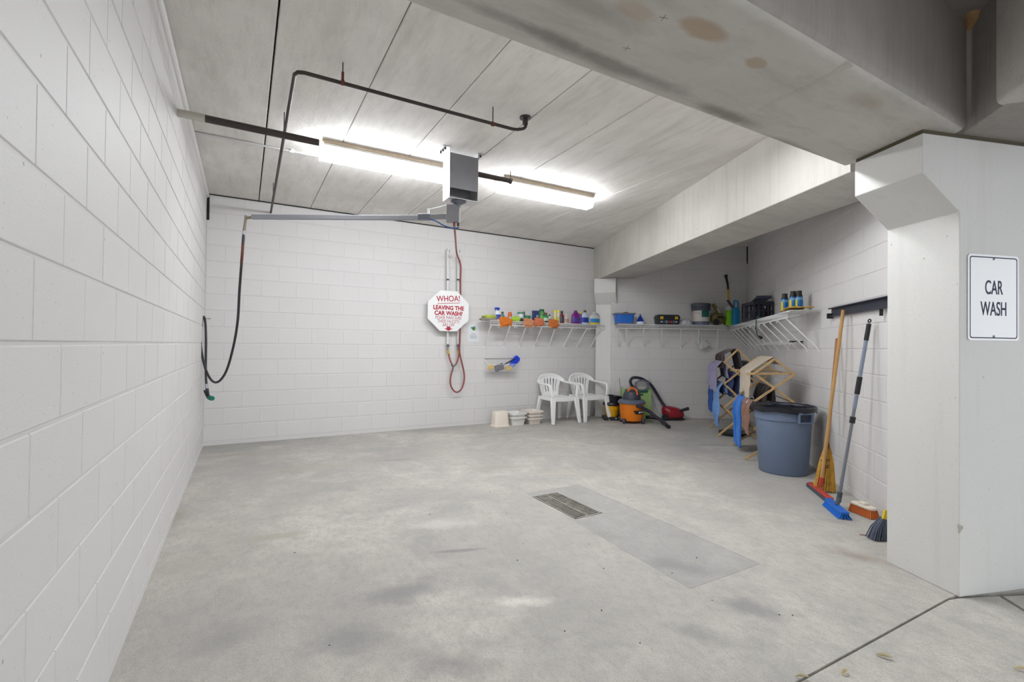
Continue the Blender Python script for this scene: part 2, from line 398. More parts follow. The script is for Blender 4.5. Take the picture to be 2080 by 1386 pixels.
# ------------------------------------------------------------------ beams
def arcprof(x0, x1, z0, z1, rl, rr, n=6):       # cross-section with rounded bottom arrises
    P = [(x0, z1)]
    for k in range(n+1):
        a = PI+PI/2*k/n; P.append((x0+rl+rl*math.cos(a), z0+rl+rl*math.sin(a)))
    for k in range(n+1):
        a = 1.5*PI+PI/2*k/n; P.append((x1-rr+rr*math.cos(a), z0+rr+rr*math.sin(a)))
    P.append((x1, z1)); return P
def extr(mb, P, o, ax, side, L0, L1):
    n = len(P); vs = []
    for L in (L0, L1):
        for x, z in P: vs.append(o+ax*L+side*x+V((0, 0, z)))
    return mb.add(vs, [list(range(n))[::-1], list(range(n, 2*n))]+[[k, (k+1) % n, n+(k+1) % n, n+k] for k in range(n)])
ZP = None
P1 = hz(1801, 1142); P2 = hz(1949, 1214); P3 = hz(2080, 1197)
FPR = Frame(P2, V((P3-P2).cross(V((0, 0, -1)))) if False else V(((P3-P2).y, -(P3-P2).x, 0)))
zt = FPR.hit(1875, 270)[1]; z1c = FPR.hit(1875, 350)[1]; z2c = FPR.hit(1943, 430)[1]; pc = -FPR.hit(1875, 310)[0]
ZB1 = zt+.02
e1 = hz(1542, 273, ZB1); e2 = hz(1960, 262, ZB1)
o1 = V((e1.x, e1.y, 0)); wB = (e2-e1).dot(-D1); Lend = (e2-e1).dot(D2)
Lst = -(e1-A).dot(D2)
B1TOP = CEIL+.25
mb = MB(); extr(mb, arcprof(0, wB, ZB1, B1TOP, .012, .045), o1, D2, -D1, Lst-.1, Lend+.02)
beam1 = struct(mb, 'beam', M_BEAM, 'large concrete beam crossing overhead near the pillar', smooth=50)
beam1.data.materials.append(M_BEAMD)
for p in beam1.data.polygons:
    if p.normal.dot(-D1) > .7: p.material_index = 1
# form-tie crosses on the beam soffit
mc = mat('pencil_mark', (112, 106, 98), .9)
for px, py in ((1348, 36), (1273, 98)):
    c = hz(px, py, ZB1)
    mk = MB()
    for a in (.2, 1.75):
        d = V((math.cos(a), math.sin(a), 0))*.016; mk.bar([c-d, c+d], .0018, .0012, (d.y, -d.x, 0))
    mk.build('survey_mark', mc, beam1)
# grout lip across the soffit
ga = hz(1492, 248, ZB1); gb = hz(1728, 131, ZB1)
mb = MB()
def lip(u, v):
    p = ga.lerp(gb, u); s = (v-.5)*.05; nz = noise.noise(V((u*14, v*3, 0)))
    return p + D2*(s*(1+.5*nz)) + V((0, 0, .002-.007*math.cos(PI*(v-.5))*(.6+nz*.6)))
mb.grid(lip, 40, 6); mb.build('grout_seam', M_BEAM, beam1)
# beam 2
ZB2 = FB.p(0, 0, 0).z
sB, zB2 = FB.hit(1206, 571, 0)
q0 = FB.p(sB, 0, 0); q0.z = 0
sideB = V((DB.y, -DB.x, 0))
r2 = hz(1279, 570, zB2); wB2 = (r2-q0).dot(sideB)
mb = MB(); Lb = 5.6
extr(mb, arcprof(0, wB2, zB2, CEIL+.05, .01, .01), q0, -DB, sideB, -.3, Lb)
beam2 = struct(mb, 'beam', M_BEAM, 'deep concrete beam from the back column towards the near pillar', smooth=50)
beam2.data.materials.append(M_BEAMS)
for p in beam2.data.polygons:
    if p.normal.dot(-sideB) > .7: p.material_index = 1
# beam over the aisle at the right
rb0 = hz(1950, 268, ZB1); rb1 = hz(2022, 217, ZB1); rb2 = hz(2080, 178, ZB1)
mb = MB(); dl = flat(rb0-rb2); sr = V((dl.y, -dl.x, 0)); oo = V((rb2.x, rb2.y, 0))
extr(mb, arcprof(.03, .9, ZB1, B1TOP, .01, .01), oo, dl, sr, (rb1-rb2).dot(dl)-.01, (rb0-rb2).dot(dl)+.45)
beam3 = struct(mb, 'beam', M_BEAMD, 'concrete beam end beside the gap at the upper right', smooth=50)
mb = MB(); extr(mb, arcprof(0, .9, ZB1+.004, B1TOP, .03, .01), oo, dl, sr, -1.2, (rb1-rb2).dot(dl))
struct(mb, 'beam', M_BEAM, 'rough faced concrete beam at the upper right edge', smooth=50)
# ceiling slab of the aisle
ctop = hz(1963, 37, 2.9)
ZS = 2.955
mb = MB(); vs = []
for a, b in ((Lst-.1, wB-.02), (7.5, wB-.02), (7.5, 6.5), (Lst-.1, 6.5)): vs.append(o1+D2*a-D1*b)
mb.add([v+V((0, 0, ZS)) for v in vs]+[v+V((0, 0, ZS+.2)) for v in vs], [[3, 2, 1, 0], [4, 5, 6, 7], [0, 1, 5, 4], [1, 2, 6, 5], [2, 3, 7, 6], [3, 0, 4, 7]])
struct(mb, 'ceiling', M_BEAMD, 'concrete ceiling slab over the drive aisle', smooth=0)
# expanding foam in the gap
mb = MB(); fc = hy(1988, 34, 2.36)
def foam(u, v):
    a = u*2*PI; b = (v-.5)*PI; d = V((math.cos(a)*math.cos(b)*.062, math.sin(a)*math.cos(b)*.06, math.sin(b)*.05))
    return fc + d*(1+.5*noise.noise(d*22+V((3, 1, 2))))
mb.grid(foam, 24, 14); tag(mb.build('foam_filler', mat('foam', (178, 142, 100), .9, bump=.4, bscale=40, var=.2)), 'tan blob of expanding foam stuffed in the gap between overhead beams', 'foam')
# ------------------------------------------------------------------ pillar
lf = flat(P1-P2); dep = (P1-P2).length
prof = [(0, 0), (0, z2c), (-pc, z1c), (-pc, zt), (.95, zt), (.95, 0)]
def pil(mb, prof, o, ax, side, L):
    n = len(prof); vs = [o+side*x+V((0, 0, z)) for x, z in prof]+[o+ax*L+side*x+V((0, 0, z)) for x, z in prof]
    return mb.add(vs, [list(range(n))[::-1], list(range(n, 2*n))]+[[k, (k+1) % n, n+(k+1) % n, n+k] for k in range(n)])
mb = MB(); pil(mb, prof, V((P2.x, P2.y, 0)), lf, FPR.x, dep)
pillar = struct(mb, 'pillar', M_COL, 'white painted concrete pillar with a haunched corbel head', bevel=.004, smooth=0)
mb = MB(); pil(mb, [(-pc+.004, zt), (-pc+.004, zt+.02), (.94, zt+.02), (.94, zt)], V((P2.x, P2.y, 0))+lf*.004, lf, FPR.x, dep-.01)
mb.build('bearing_pad', mat('pad', (92, 86, 70), .9, bump=.3), pillar)
mb = MB(); mb.box((3.4, .25, 1.48), (5.2, .2, 2.96), FPR.mat(0, 0)); struct(mb, 'wall_aisle', M_COL, 'plain painted wall running on beyond the pillar', smooth=0)
# chip on the pillar arris
ch = FPR.p(0, FPR.hit(1945, 1074)[1], 0)
mb = MB()
def chip(u, v):
    a = u*2*PI; r = v*.022*(1+.3*math.sin(3*a+1)); return ch + FPR.n*.002 + FPR.x*(math.cos(a)*r*.8) + lf*0 + V((0, 0, math.sin(a)*r)) + FPR.n*.001*(1-v)
mb.grid(chip, 14, 3); mb.build('chip', mat('chip_concrete', (172, 166, 156), .95, bump=.6, bscale=90, var=.2), pillar)
# far column + corbel under beam 2
c1 = hz(1208.5, 846.5); c2 = hz(1251.5, 849.3)
fx = flat(c2-c1); fn = V((fx.y, -fx.x, 0)); wc = (c2-c1).length
FC = Frame(c1, fn)
za = FC.hit(1230, 619)[1]; zb = FC.hit(1230, 595, .14)[1]
vs = []
pr = [(0, 0), (za, 0), (zb, .16), (zB2-.006, .16), (zB2-.006, -.35), (0, -.35)]
mb = MB()
for x in (0, wc):
    for z, off in pr: vs.append(FC.p(x, z, off))
n = 6; mb.add(vs, [list(range(n))[::-1], list(range(n, 2*n))]+[[k, (k+1) % n, n+(k+1) % n, n+k] for k in range(n)])
struct(mb, 'column', M_COL, 'white corner column with corbel under the far end of the deep beam', smooth=0, bevel=.004)
# ------------------------------------------------------------------ floor
def fill(name, loops, m, parent=None, z0=-.15, z1=0., smooth=0):
    bm = bmesh.new(); edges = []
    for lp in loops:
        vs = [bm.verts.new((p[0], p[1], z1)) for p in lp]
        for i in range(len(vs)): edges.append(bm.edges.new((vs[i], vs[(i+1) % len(vs)])))
    r = bmesh.ops.triangle_fill(bm, use_beauty=True, edges=edges)
    fs = [f for f in bm.faces]
    for f in fs:
        if f.normal.z < 0: f.normal_flip()
    bnd = [e for e in bm.edges if len(e.link_faces) == 1]
    r = bmesh.ops.extrude_edge_only(bm, edges=bnd)
    for v in r['geom']:
        if isinstance(v, bmesh.types.BMVert): v.co.z = z0
    bmesh.ops.recalc_face_normals(bm, faces=bm.faces)
    me = bpy.data.meshes.new(name); bm.to_mesh(me); bm.free(); me.materials.append(m)
    o = bpy.data.objects.new(name, me); C.objects.link(o)
    if parent: o.parent = parent
    return o
mb = MB(); mb.box((1.5, 2, -.23), (20, 22, .14)); floor = struct(mb, 'floor', M_DARK, 'grey concrete garage floor', smooth=0)
j0 = hz(1620, 1386); j1 = hz(1925, 1218); jd = flat(j1-j0)
ja = j0-jd*5; jb = j1
def shift(p, d): return p+d*.004
jn = V((-jd.y, jd.x, 0))
pcorner = hz(1949, 1214)
k0 = hz(2030, 1212); k1 = hz(2080, 1243); kd = flat(k1-k0); kn = V((-kd.y, kd.x, 0))
g = [hz(1083, 1009), hz(1131, 1001), hz(1226, 1043), hz(1166, 1054)]
gc = sum(g, V())/4; gx = flat((g[2]-g[1])+(g[3]-g[0])); gy = V((-gx.y, gx.x, 0))
gl = abs((g[2]-g[1]+g[3]-g[0]).dot(gx))/4; gw = abs((g[1]-g[0]).dot(gy)+(g[2]-g[3]).dot(gy))/4
def rect(c, a, b): return [c-gx*a-gy*b, c+gx*a-gy*b, c+gx*a+gy*b, c-gx*a+gy*b]
patch = [hz(1070, 1003), hz(1175, 985), hz(1545, 1146), hz(1402, 1197)]
far = 3.3
bay = [ja+jn*.006, jb+jn*.006, P2+V((.0, .02, 0)), P2+V((6, 1, 0)), V((9, 12, 0)), V((-9, 12, 0)), V((-9, -6, 0))]
def sh(loop, e):
    c = sum(loop, V())/len(loop); out = []; n = len(loop)
    for i in range(n):
        d1 = flat(loop[i]-loop[i-1]); d2 = flat(loop[(i+1) % n]-loop[i]); n1 = V((-d1.y, d1.x, 0)); n2 = V((-d2.y, d2.x, 0))
        if n1.dot(c-loop[i]) < 0: n1 = -n1
        if n2.dot(c-loop[i]) < 0: n2 = -n2
        k = (n1+n2); out.append(loop[i]+k*(e/(1+n1.dot(n2))))
    return out
fill('floor_slab', [bay, patch], M_FLOOR, floor)
fill('drain_patch', [sh(patch, .002), rect(gc, gl+.004, gw+.004)], M_PATCH, floor, z1=-.0005)
fill('floor_slab', [[ja-jn*.006, jb-jn*.006, P2+V((-.01, -.01, 0)), k0-kn*.0, k0+kd*3.2, V((2, -8, 0))]], M_FLOOR, floor)
fill('floor_slab', [[k0+V((.02, .0, 0)), k0+kd*3.2+V((.022, .008, 0)), V((9, -5, 0)), P2+V((6, .6, 0))]], M_FLOOR, floor)
# grate
mg = mat('cast_iron', (150, 146, 138), .7, .2, bump=.3, bscale=80, var=.25)
gr = thing('drain_grate', 'rusty slotted metal drain grate set in the middle of the concrete floor', 'grate', loc=gc)
MG = Matrix((gx, gy, V((0, 0, 1)))).transposed().to_4x4(); MG.translation = gc
mb = MB()
for s in (-1, 1):
    mb.box((0, s*(gw-.006), -.012), (gl*2, .012, .03), MG); mb.box((s*(gl-.006), 0, -.012), (.012, gw*2, .03), MG)
mb.build('frame', mg, gr, bevel=.002)
sp = MB()
for s in (-1, 1):
    sp.box((0, s*(gw+.001), -.09), (gl*2, .003, .12), MG); sp.box((s*(gl+.001), 0, -.09), (.003, gw*2, .12), MG)
sp.build('sump_shade', M_DARK, gr, smooth=0)  # dark plates added round the pit, painting the shade between the bars
ns = 20
for i in range(ns):
    x = -gl+.02+(2*gl-.04)*i/(ns-1)
    b = MB(); b.box((x, 0, -.014), (.011, gw*2-.024, .026), MG); b.build('grate_bar', mg, gr, smooth=0)
b = MB(); b.box((0, 0, -.010), (gl*2-.02, .014, .022), MG); b.build('centre_rib', mg, gr, smooth=0)
# leaves, grit, twig
ml = mat('dry_leaf', (196, 184, 150), .8, var=.15)
def leaf(px, py, L, W, a, label):
    c = hz(px, py); mb = MB()
    def f(u, v):
        t = u*2-1; ww = W*(1-t*t)**.6*(v-.5)*2; return V((c.x+math.cos(a)*t*L-math.sin(a)*ww, c.y+math.sin(a)*t*L+math.cos(a)*ww, .003+.010*abs(v-.5)*2*(1-t*t)+.004*(t+1)))
    mb.grid(f, 10, 4); tag(mb.build('dry_leaf', ml, solid=.001), label, 'leaf')
leaf(1716, 1370, .022, .009, .5, 'small curled tan leaf on the near floor, just right of the long joint')
leaf(1796, 1337, .030, .009, -.6, 'larger curled tan leaf lying on the aisle floor below the pillar foot')
leaf(2074, 1363, .024, .007, -.2, 'pale dry leaf at the lower right edge of the aisle floor')
leaf(1629, 1379, .024, .006, -.3, 'thin pale seed pod lying across the near end of the floor joint')
tw = MB(); tw.bar([hz(1746, 1086, .003), hz(1768, 1089, .003)], .006, .003, (0, 1, 0))
tag(tw.build('twig', mat('red_twig', (170, 90, 75), .8)), 'small reddish twig on the floor near the deck brush', 'twig')
mb = MB()
for px, py in ((1029, 1043), (1226, 1156), (1196, 1106), (1415, 1134), (1610, 1251), (1583, 1250), (1510, 965), (1318, 1026), (1276, 1012), (1147, 1283), (669, 1312), (1222, 1241), (1063, 1105), (1051, 1139), (1365, 1165), (1234, 867), (995, 1000), (1300, 1307)):
    c = hz(px, py); s = random.uniform(.002, .0042); mb.box((c.x, c.y, s/2), (s*1.6, s, s))
tag(mb.build('floor_grit', mat('grit', (58, 52, 46), .9)), 'scattered dark crumbs of grit on the concrete floor', 'debris', kind='stuff')
# ------------------------------------------------------------------ overhead services
mlens = mat('lens_glow', (255, 255, 255), .5, emit=(248, 251, 255), es=LENS_E)
mwood = mat('pale_wood', (214, 196, 172), .7, var=.08, vscale=20)
mwhite = mat('white_enamel', (235, 234, 230), .4)
def fixture(pa, L, label):
    t = thing('ceiling_light', label, 'light', loc=pa, group='fluorescent strip lights on the ceiling planks')
    o = V((pa.x, pa.y, 0)); side = -D1
    mb = MB(); extr(mb, [(-.11, CEIL-.0), (-.11, CEIL-.028), (.11, CEIL-.028), (.11, CEIL)], o, D2, side, 0, L); mb.build('mounting_board', mwood, t, smooth=0)
    mb = MB(); extr(mb, [(-.1, CEIL-.028), (-.115, CEIL-.055), (.115, CEIL-.055), (.1, CEIL-.028)], o, D2, side, .01, L-.01); mb.build('housing', mwood if False else mwhite, t, smooth=0)
    mb = MB(); extr(mb, [(-.084, CEIL-.056), (-.084, CEIL-.062), (-.068, CEIL-.138), (-.058, CEIL-.146), (.058, CEIL-.146), (.068, CEIL-.138), (.084, CEIL-.062), (.084, CEIL-.056)], o, D2, side, -.005, L+.005)
    mb.build('diffuser', mlens, t, smooth=0)
    for k in range(4):
        mb = MB(); mb.box((L*(.12+.25*k), -.088, CEIL-.045), (.012, .01, .03), Matrix.Translation(o) @ MW.to_3x3().to_4x4()); mb.build('clip', mwhite, t)
    return t
fa = hz(652, 290, CEIL); fb_ = hz(1014, 362, CEIL)
fixture(V((fa.x, fa.y, CEIL)), 1.25, 'long glowing fluorescent strip light left of the hanging boom box')
fixture(V((fb_.x, fb_.y, CEIL)), 1.25, 'glowing fluorescent strip light right of the hanging boom box')
mpipe = mat('black_pipe', (74, 66, 64), .55, .3, var=.2, vscale=6)
# thick pipe from left wall
sA, zA = FL.hit(361, 229)
pA = FL.p(sA, zA); pe = hz(648, 290, zA-.0)
t = thing('overhead_pipe', 'thick dark pipe running from the left wall to the long strip light', 'pipe', loc=pA)
MB().tube([pA, pe], .026, 14).build('pipe_run', mpipe, t)
MB().tube([pA-D2*.0, pA+D2*.16], .0275, 14).build('painted_sleeve', mat('overspray', (196, 192, 182), .6), t, ).__setitem__('label', 'white overpainted end of the pipe at the wall')
pb0 = hy(975, 355, 4.78); pb1 = pb0+D2*((hy(1034, 367, 5.0)-pb0).dot(D2)); zP = pb0.z
t = thing('overhead_pipe', 'short dark pipe between the hanging boom box and the right strip light', 'pipe', loc=pb0)
MB().tube([pb0-D2*.12, pb1], .026, 14).build('pipe_run', mpipe, t)
MB().tube([pb1-D2*.01, pb1-D2*.01+V((0, 0, CEIL-zP))], .005, 8).build('hanger_rod', mpipe, t)
MB().tube([pb1-D2*.02, pb1], .034, 14).build('clamp', mat('pipe_clamp', (110, 110, 114), .5, .5), t)
# sprinkler pipe
zS = FB.hit(550, 432)[1]; ps = FB.p(FB.hit(550, 432)[0], zS)
pk = hz(600, 143, zS); pr_ = hz(1040, 262, zS)
t = thing('sprinkler_pipe', 'thin dark pipe run under the ceiling, bent at a right angle, ending in a flange', 'pipe', loc=pk)
pe1 = ps; dd = flat(pk-ps); du = flat(pr_-pk)
run = [ps, pk-dd*.05, pk-dd*.015+du*.015, pk+du*.05, pr_]
fl = hz(1067, 238, CEIL)
run += curve([pr_, pr_+du*.06+V((0, 0, .01)), V((fl.x, fl.y, zS+.05)), V((fl.x, fl.y, CEIL-.01))], 6)[1:]
MB().tube(run, .0125, 10).build('pipe_run', mpipe, t)
MB().lathe([(.045, CEIL-.012), (.045, CEIL), (.02, CEIL)], 16, c=(fl.x, fl.y, 0)).build('flange', mpipe, t)
MB().tube([(fl.x, fl.y, CEIL-.06), (fl.x, fl.y, CEIL)], .022, 12).build('coupling', mpipe, t)
for px, py in ((696, 168), (1001, 252)):
    h = hz(px, py, zS)
    MB().tube([h, h+V((0, 0, CEIL-zS))], .004, 8).build('hanger_rod', mpipe, t)
    MB().tube([h-du*.01, h+du*.01], .017, 10).build('hanger_ring', mat('rusty', (110, 62, 50), .8), t)
MB().tube([hz(696, 168, zS)+V((0, 0, .02)), hz(696, 168, zS)+V((0, 0, .07))], .009, 8).build('rod_coupling', mat('rusty', (110, 62, 50)), t)
h = hz(577, 262, zS); MB().tube([h, h+V((0, 0, CEIL-zS))], .004, 8).build('hanger_rod', mpipe, t)
h = hz(555, 395, zS); MB().tube([h, h+V((0, 0, CEIL-zS))], .004, 8).build('hanger_rod', mpipe, t)
# conduit
s_, z_ = FL.hit(388, 299); c0 = FL.p(s_, CEIL-.012); c1_ = hz(935, 397, CEIL-.012)
t = thing('electrical_conduit', 'thin white conduit crossing the ceiling behind the strip lights', 'conduit', loc=c0)
MB().tube([c0, c0+D2*(c1_-c0).length], .0105, 10).build('tube', mat('galv', (206, 205, 204), .45, .2), t)
for px in (585, 702):
    k = (hz(px, 340+(px-585)*.19, CEIL-.012)-c0).dot(D2)
    b = MB(); b.tube([c0+D2*(k-.02), c0+D2*(k+.02)], .015, 10); b.box((0, 0, 0), (.02, .05, .014), Matrix.Translation(c0+D2*k+V((0, 0, .005))) @ MW.to_3x3().to_4x4()); b.build('strap', mwhite, t)
# ------------------------------------------------------------------ boom box
Fb = Frame(hz(912, 297, CEIL), -D1)
bx0 = Fb.hit(914, 350)[0]; bx1 = Fb.hit(971, 350)[0]; bw = bx1-bx0
zbot = Fb.hit(914, 400)[1]; zft = Fb.hit(914, 309)[1]
bd = .17
t = thing('boom_bracket', 'galvanised sheet metal bracket box bolted to the ceiling carrying the hose boom', 'bracket', loc=Fb.p(bx0+bw/2, CEIL, -bd/2))
ms = mat('galvanised', (206, 206, 208), .38, .55, var=.06); ms2 = mat('steel_grey', (150, 150, 156), .45, .5, var=.06)
Mb = Fb.mat(bx0, 0)
b = MB(); b.box((0, bd/2, (zbot+CEIL)/2), (.004, bd, CEIL-zbot), Mb); b.build('side_plate', ms, t, smooth=0)
b = MB(); b.box((bw, bd/2, (zbot+CEIL)/2), (.004, bd, CEIL-zbot), Mb); b.build('side_plate', ms, t, smooth=0)
b = MB(); b.box((bw/2, 0, (zbot+.09+zft)/2), (bw, .004, zft-zbot-.09), Mb); b.build('front_plate', ms2, t, smooth=0)
b = MB(); b.box((bw/2, bd, (zbot+zft)/2), (bw, .004, zft-zbot), Mb); b.build('rear_plate', ms2, t, smooth=0)
b = MB(); b.box((bw/2, bd/2, zbot), (bw, bd, .005), Mb); b.build('bottom_plate', ms, t, smooth=0)
for x, sx in ((0, -1), (bw, 1)):
    b = MB(); b.box((x+sx*.035, bd/2, CEIL-.003), (.07, bd, .005), Mb); o = b.build('ceiling_flange', ms, t, smooth=0)
    for yy in (.03, .085, .14):
        b = MB(); b.lathe([(.011, 0), (.011, .012), (.006, .013), (.006, .02)], 6, Mb @ Matrix.Translation((x+sx*.038, yy, CEIL-.006)) @ Matrix.Rotation(PI, 4, 'X')); b.build('bolt', mpipe, o)
# swivel joint and post
post = Fb.p(bx0+bw*.42, 0, -bd*.45)
msw = mat('swivel_grey', (122, 125, 136), .42, .5)
b = MB(); b.lathe([(.07, zbot-.003), (.075, zbot-.012), (.055, zbot-.02), (.024, zbot-.04), (.022, zbot-.06)], 20, c=(post.x, post.y, 0)); 
sw = thing('hose_boom', 'grey swivelling wash boom with a long arm reaching over the bay', 'boom', loc=V((post.x, post.y, zbot)))
b.build('swivel_flange', msw, sw)
zarm = hy(870, 440, post.y)[2] if False else None
Fm = Frame(post, -D1)
zp1 = Fm.hit(935, 458)[1]
MB().tube([V((post.x, post.y, zbot-.05)), V((post.x, post.y, zp1+.02))], .017, 14).build('mast', ms2, sw)
MB().tube([V((post.x, post.y, zp1+.05)), V((post.x, post.y, zp1-.01))], .011, 10).build('inlet_fitting', mpipe, sw)
# hinge box: 907..930, 415..452
def pmast(px, py): # points on the arm plane (vertical plane through post facing camera)
    return hy(px, py, post.y)
z1_, z2_ = pmast(918, 417).z, pmast(918, 452).z; xa, xb = pmast(907, 430).x, pmast(930, 430).x
b = MB(); b.box(((xa+xb)/2, post.y, (z1_+z2_)/2), (xb-xa, .06, z1_-z2_)); b.build('hinge_box', ms2, sw, bevel=.003)
armc = hy(850, 442, post.y); arme = hy(512, 441, post.y+.14)
d_ = (arme-armc).normalized()
zz = V((0, 0, 1))
MB().bar([hy(868, 441, post.y), hy(907, 440, post.y)], .045, .034, zz).build('arm_bracket', ms2, sw, bevel=.003)
MB().bar([hy(849, 441.5, post.y), hy(874, 441.5, post.y)], .056, .046, zz).build('arm_joint', msw, sw, bevel=.004)
MB().tube([hy(869, 427, post.y), hy(907, 418, post.y)], .008, 8).build('stay_rod', ms, sw)
MB().tube([hy(870, 424, post.y), hy(870, 436, post.y)], .011, 8).build('stay_post', ms, sw)
MB().bar([hy(852, 443, post.y), arme], .044, .034, zz).build('boom_arm', mat('boom_paint', (150, 152, 158), .42, .35), sw, bevel=.003)
MB().tube(curve([hy(862, 444, post.y), hy(882, 448, post.y-.02), hy(905, 460, post.y-.02), hy(924, 464, post.y-.01), hy(932, 462, post.y)], 6), .006, 8).build('blue_hose', mat('blue_hose', (40, 92, 160), .4), sw)
# end fittings & hose to wall
mbr = mat('brass_dull', (142, 136, 118), .4, .7)
e0 = arme
MB().tube([e0+d_*-.03, hy(500, 443, post.y+.14)], .013, 10).build('elbow_fitting', mbr, sw)
b = MB(); b.tube([hy(500, 438, post.y+.14), hy(498, 452, post.y+.14), hy(495.5, 472, post.y+.145)], [.013, .012, .015], 10); b.build('swivel_fitting', mbr, sw)
hook = FL.p(-.12, FL.hit(413, 645)[1], .05)
hk_s, hk_z = FB.hit(416, 646)
hookp = FB.p(.03, hk_z, .06)
Yh = hookp.y
pts = [hy(495.5, 470, post.y+.145), hy(491, 530, 4.62), hy(486.5, 590, 4.7), hy(483, 650, 4.8), hy(475, 700, 4.95), hy(462, 748, 5.1), hy(449, 771, 5.2), hy(437, 777, 5.28), hy(426, 768, 5.36), hy(416, 745, 5.43), hy(409.5, 715, 5.42), hy(407.5, 690, 5.42), hy(410, 655, 5.5), hy(413.5, 643.5, 5.56), hy(417, 655, 5.6), hy(418.5, 690, 5.58), hy(418, 740, 5.55), hy(418.5, 770, 5.52), hy(420, 788, 5.5)]
hs = thing('wash_hose', 'black rubber wash hose looping from the boom end to a hook in the left corner', 'hose', loc=pts[0])
MB().tube(curve(pts, 8), .0125, 10).build('hose', mat('black_rubber', (46, 46, 50), .5, var=.2, vscale=3), hs)
for a, bq in (((494.5, 482), (493.5, 500)), ((481.5, 655), (478, 690))):
    pass
MB().tube([hy(495.6, 469, post.y+.145), hy(494.2, 490, post.y+.155)], .0175, 10).build('hose_ferrule', mat('chrome_ferrule', (190, 192, 200), .3, .8), hs)
MB().tube(curve([hy(494, 488, post.y+.152), hy(492.2, 515, 4.6), hy(490.5, 535, 4.625)], 5), .0133, 10).build('worn_section', mat('worn_red', (96, 52, 42), .7), hs)
MB().tube([hy(419.2, 780, 5.5), hy(420, 790, 5.5)], .016, 10).build('connector', mat('chrome_ferrule', (190, 192, 200)), hs)
nz = thing('spray_nozzle', 'black trigger spray nozzle with a green dial on the end of the black hose', 'nozzle', loc=hy(421, 795, 5.5))
b = MB(); b.tube([hy(420.5, 790, 5.5), hy(422, 803, 5.48), hy(424, 808, 5.46)], [.017, .02, .022], 12); b.build('grip', mat('nozzle_black', (34, 38, 42), .4), nz)
MB().bar([hy(414.5, 793, 5.48), hy(420, 806, 5.46)], .016, .012, (1, 0, 0)).build('trigger', mat('nozzle_black', (34, 38, 42)), nz, bevel=.003)
b = MB(); b.tube([hy(422, 808, 5.46), hy(428, 809, 5.44), hy(432, 810, 5.43)], [.016, .028, .026], 14); b.build('dial_head', mat('nozzle_green', (14, 120, 98), .35), nz)
hkk = thing('wall_hook', 'small wall hook in the left corner holding the looped black hose', 'hook', loc=hookp)
MB().tube([FB.p(.06, hk_z-.005, -.0), FB.p(.03, hk_z-.01, .05), FL.p(-.2, hk_z-.01, .02), FL.p(-.2, hk_z-.01, .0)], .004, 8).build('hook_rod', mat('steel_grey', (150, 150, 156)), hkk)
# ------------------------------------------------------------------ faucets, red hose, octagon sign
mpw = mat('white_pipe', (226, 226, 224), .4)
mred = mat('red_hose', (142, 72, 68), .5, var=.12)
def wp(px, py, off): s, z = FB.hit(px, py, off); return FB.p(s, z, off)
for i, (px, lab) in enumerate(((909.5, 'left of two white water pipes on the back wall behind the octagonal sign'), (930.5, 'right of two white water pipes on the back wall, beside the red hose'))):
    t = thing('water_pipe', lab, 'pipe', loc=wp(px, 700, .05), group='white faucet pipes on the back wall')
    y0 = 508
    b = MB(); b.tube([wp(px+3, y0+4, .0), wp(px+3, y0, .03), wp(px+1, y0-2, .055), wp(px, y0+4, .06), wp(px, 699, .06)], .0165 if i == 0 else .0145, 12); b.build('riser', mpw, t)
    b = MB(); b.tube([wp(px, 567, .06), wp(px, 570, .06)], .022, 12); b.build('pipe_band', mpipe, t)
    b = MB(); b.tube([wp(px, 699, .06), wp(px, 704, .06), wp(px-.5, 712, .065)], [.02, .017, .014], 10); b.build('valve_body', mat('steel_grey', (150, 150, 156)), t)
    b = MB(); b.tube([wp(px-3, 703, .08), wp(px+4, 703, .08)], .006, 8); b.tube([wp(px, 703, .06), wp(px, 703, .09)], .006, 8); b.build('valve_handle', mpipe, t)
    b = MB(); b.tube([wp(px, 712, .065), wp(px+1.8, 719, .075)], [.016, .018], 10); b.build('brass_coupling', mat('brass', (206, 170, 62), .35, .7), t)
t = thing('supply_hose', 'red rubber supply hose hanging in a loop below the white pipes', 'hose', loc=wp(925, 750, .09))
MB().tube(curve([wp(911.3, 719, .075), wp(914, 731, .08), wp(918, 740, .085), wp(921, 745, .09)], 6), .0115, 8).build('branch_hose', mred, t)
MB().tube(curve([wp(932.3, 719, .075), wp(930, 731, .08), wp(926, 740, .085), wp(921, 745, .09)], 6), .0115, 8).build('branch_hose', mred, t)
b = MB(); b.tube([wp(917, 741, .09), wp(920.5, 746, .09), wp(926, 740.5, .09)], .013, 10); b.tube([wp(920.5, 745, .09), wp(919.5, 751, .09)], .012, 10); b.build('wye_fitting', mat('pipe_clamp', (110, 110, 114)), t)
lo = curve([wp(919.5, 751, .09), wp(915.5, 765, .09), wp(915, 780, .09), wp(920, 792, .09), wp(928, 797, .09), wp(937, 791, .09), wp(942.5, 775, .09), wp(942.5, 757, .09), wp(937.5, 735, .1), wp(933.5, 715, .105), wp(934, 690, .1), wp(935, 650, .1), wp(935.5, 600, .1), wp(935.3, 570, .1), wp(936, 545, .11), wp(934, 532, .12), wp(930, 522, .14), wp(927, 510, .3), hy(925.5, 490, 6.2), hy(924, 470, 5.2), hy(922.5, 458, post.y+.05), hy(923, 448, post.y)], 7)
MB().tube(lo, .0125, 8).build('main_hose', mred, t)
b = MB(); b.tube([wp(930.5, 574, .06), wp(935.5, 570, .1)], .005, 6); b.build('hose_tie', mpipe, t)
b = MB(); b.tube([wp(931, 534, .06), wp(935.5, 530, .12)], .005, 6); b.build('hose_tie', mpipe, t)
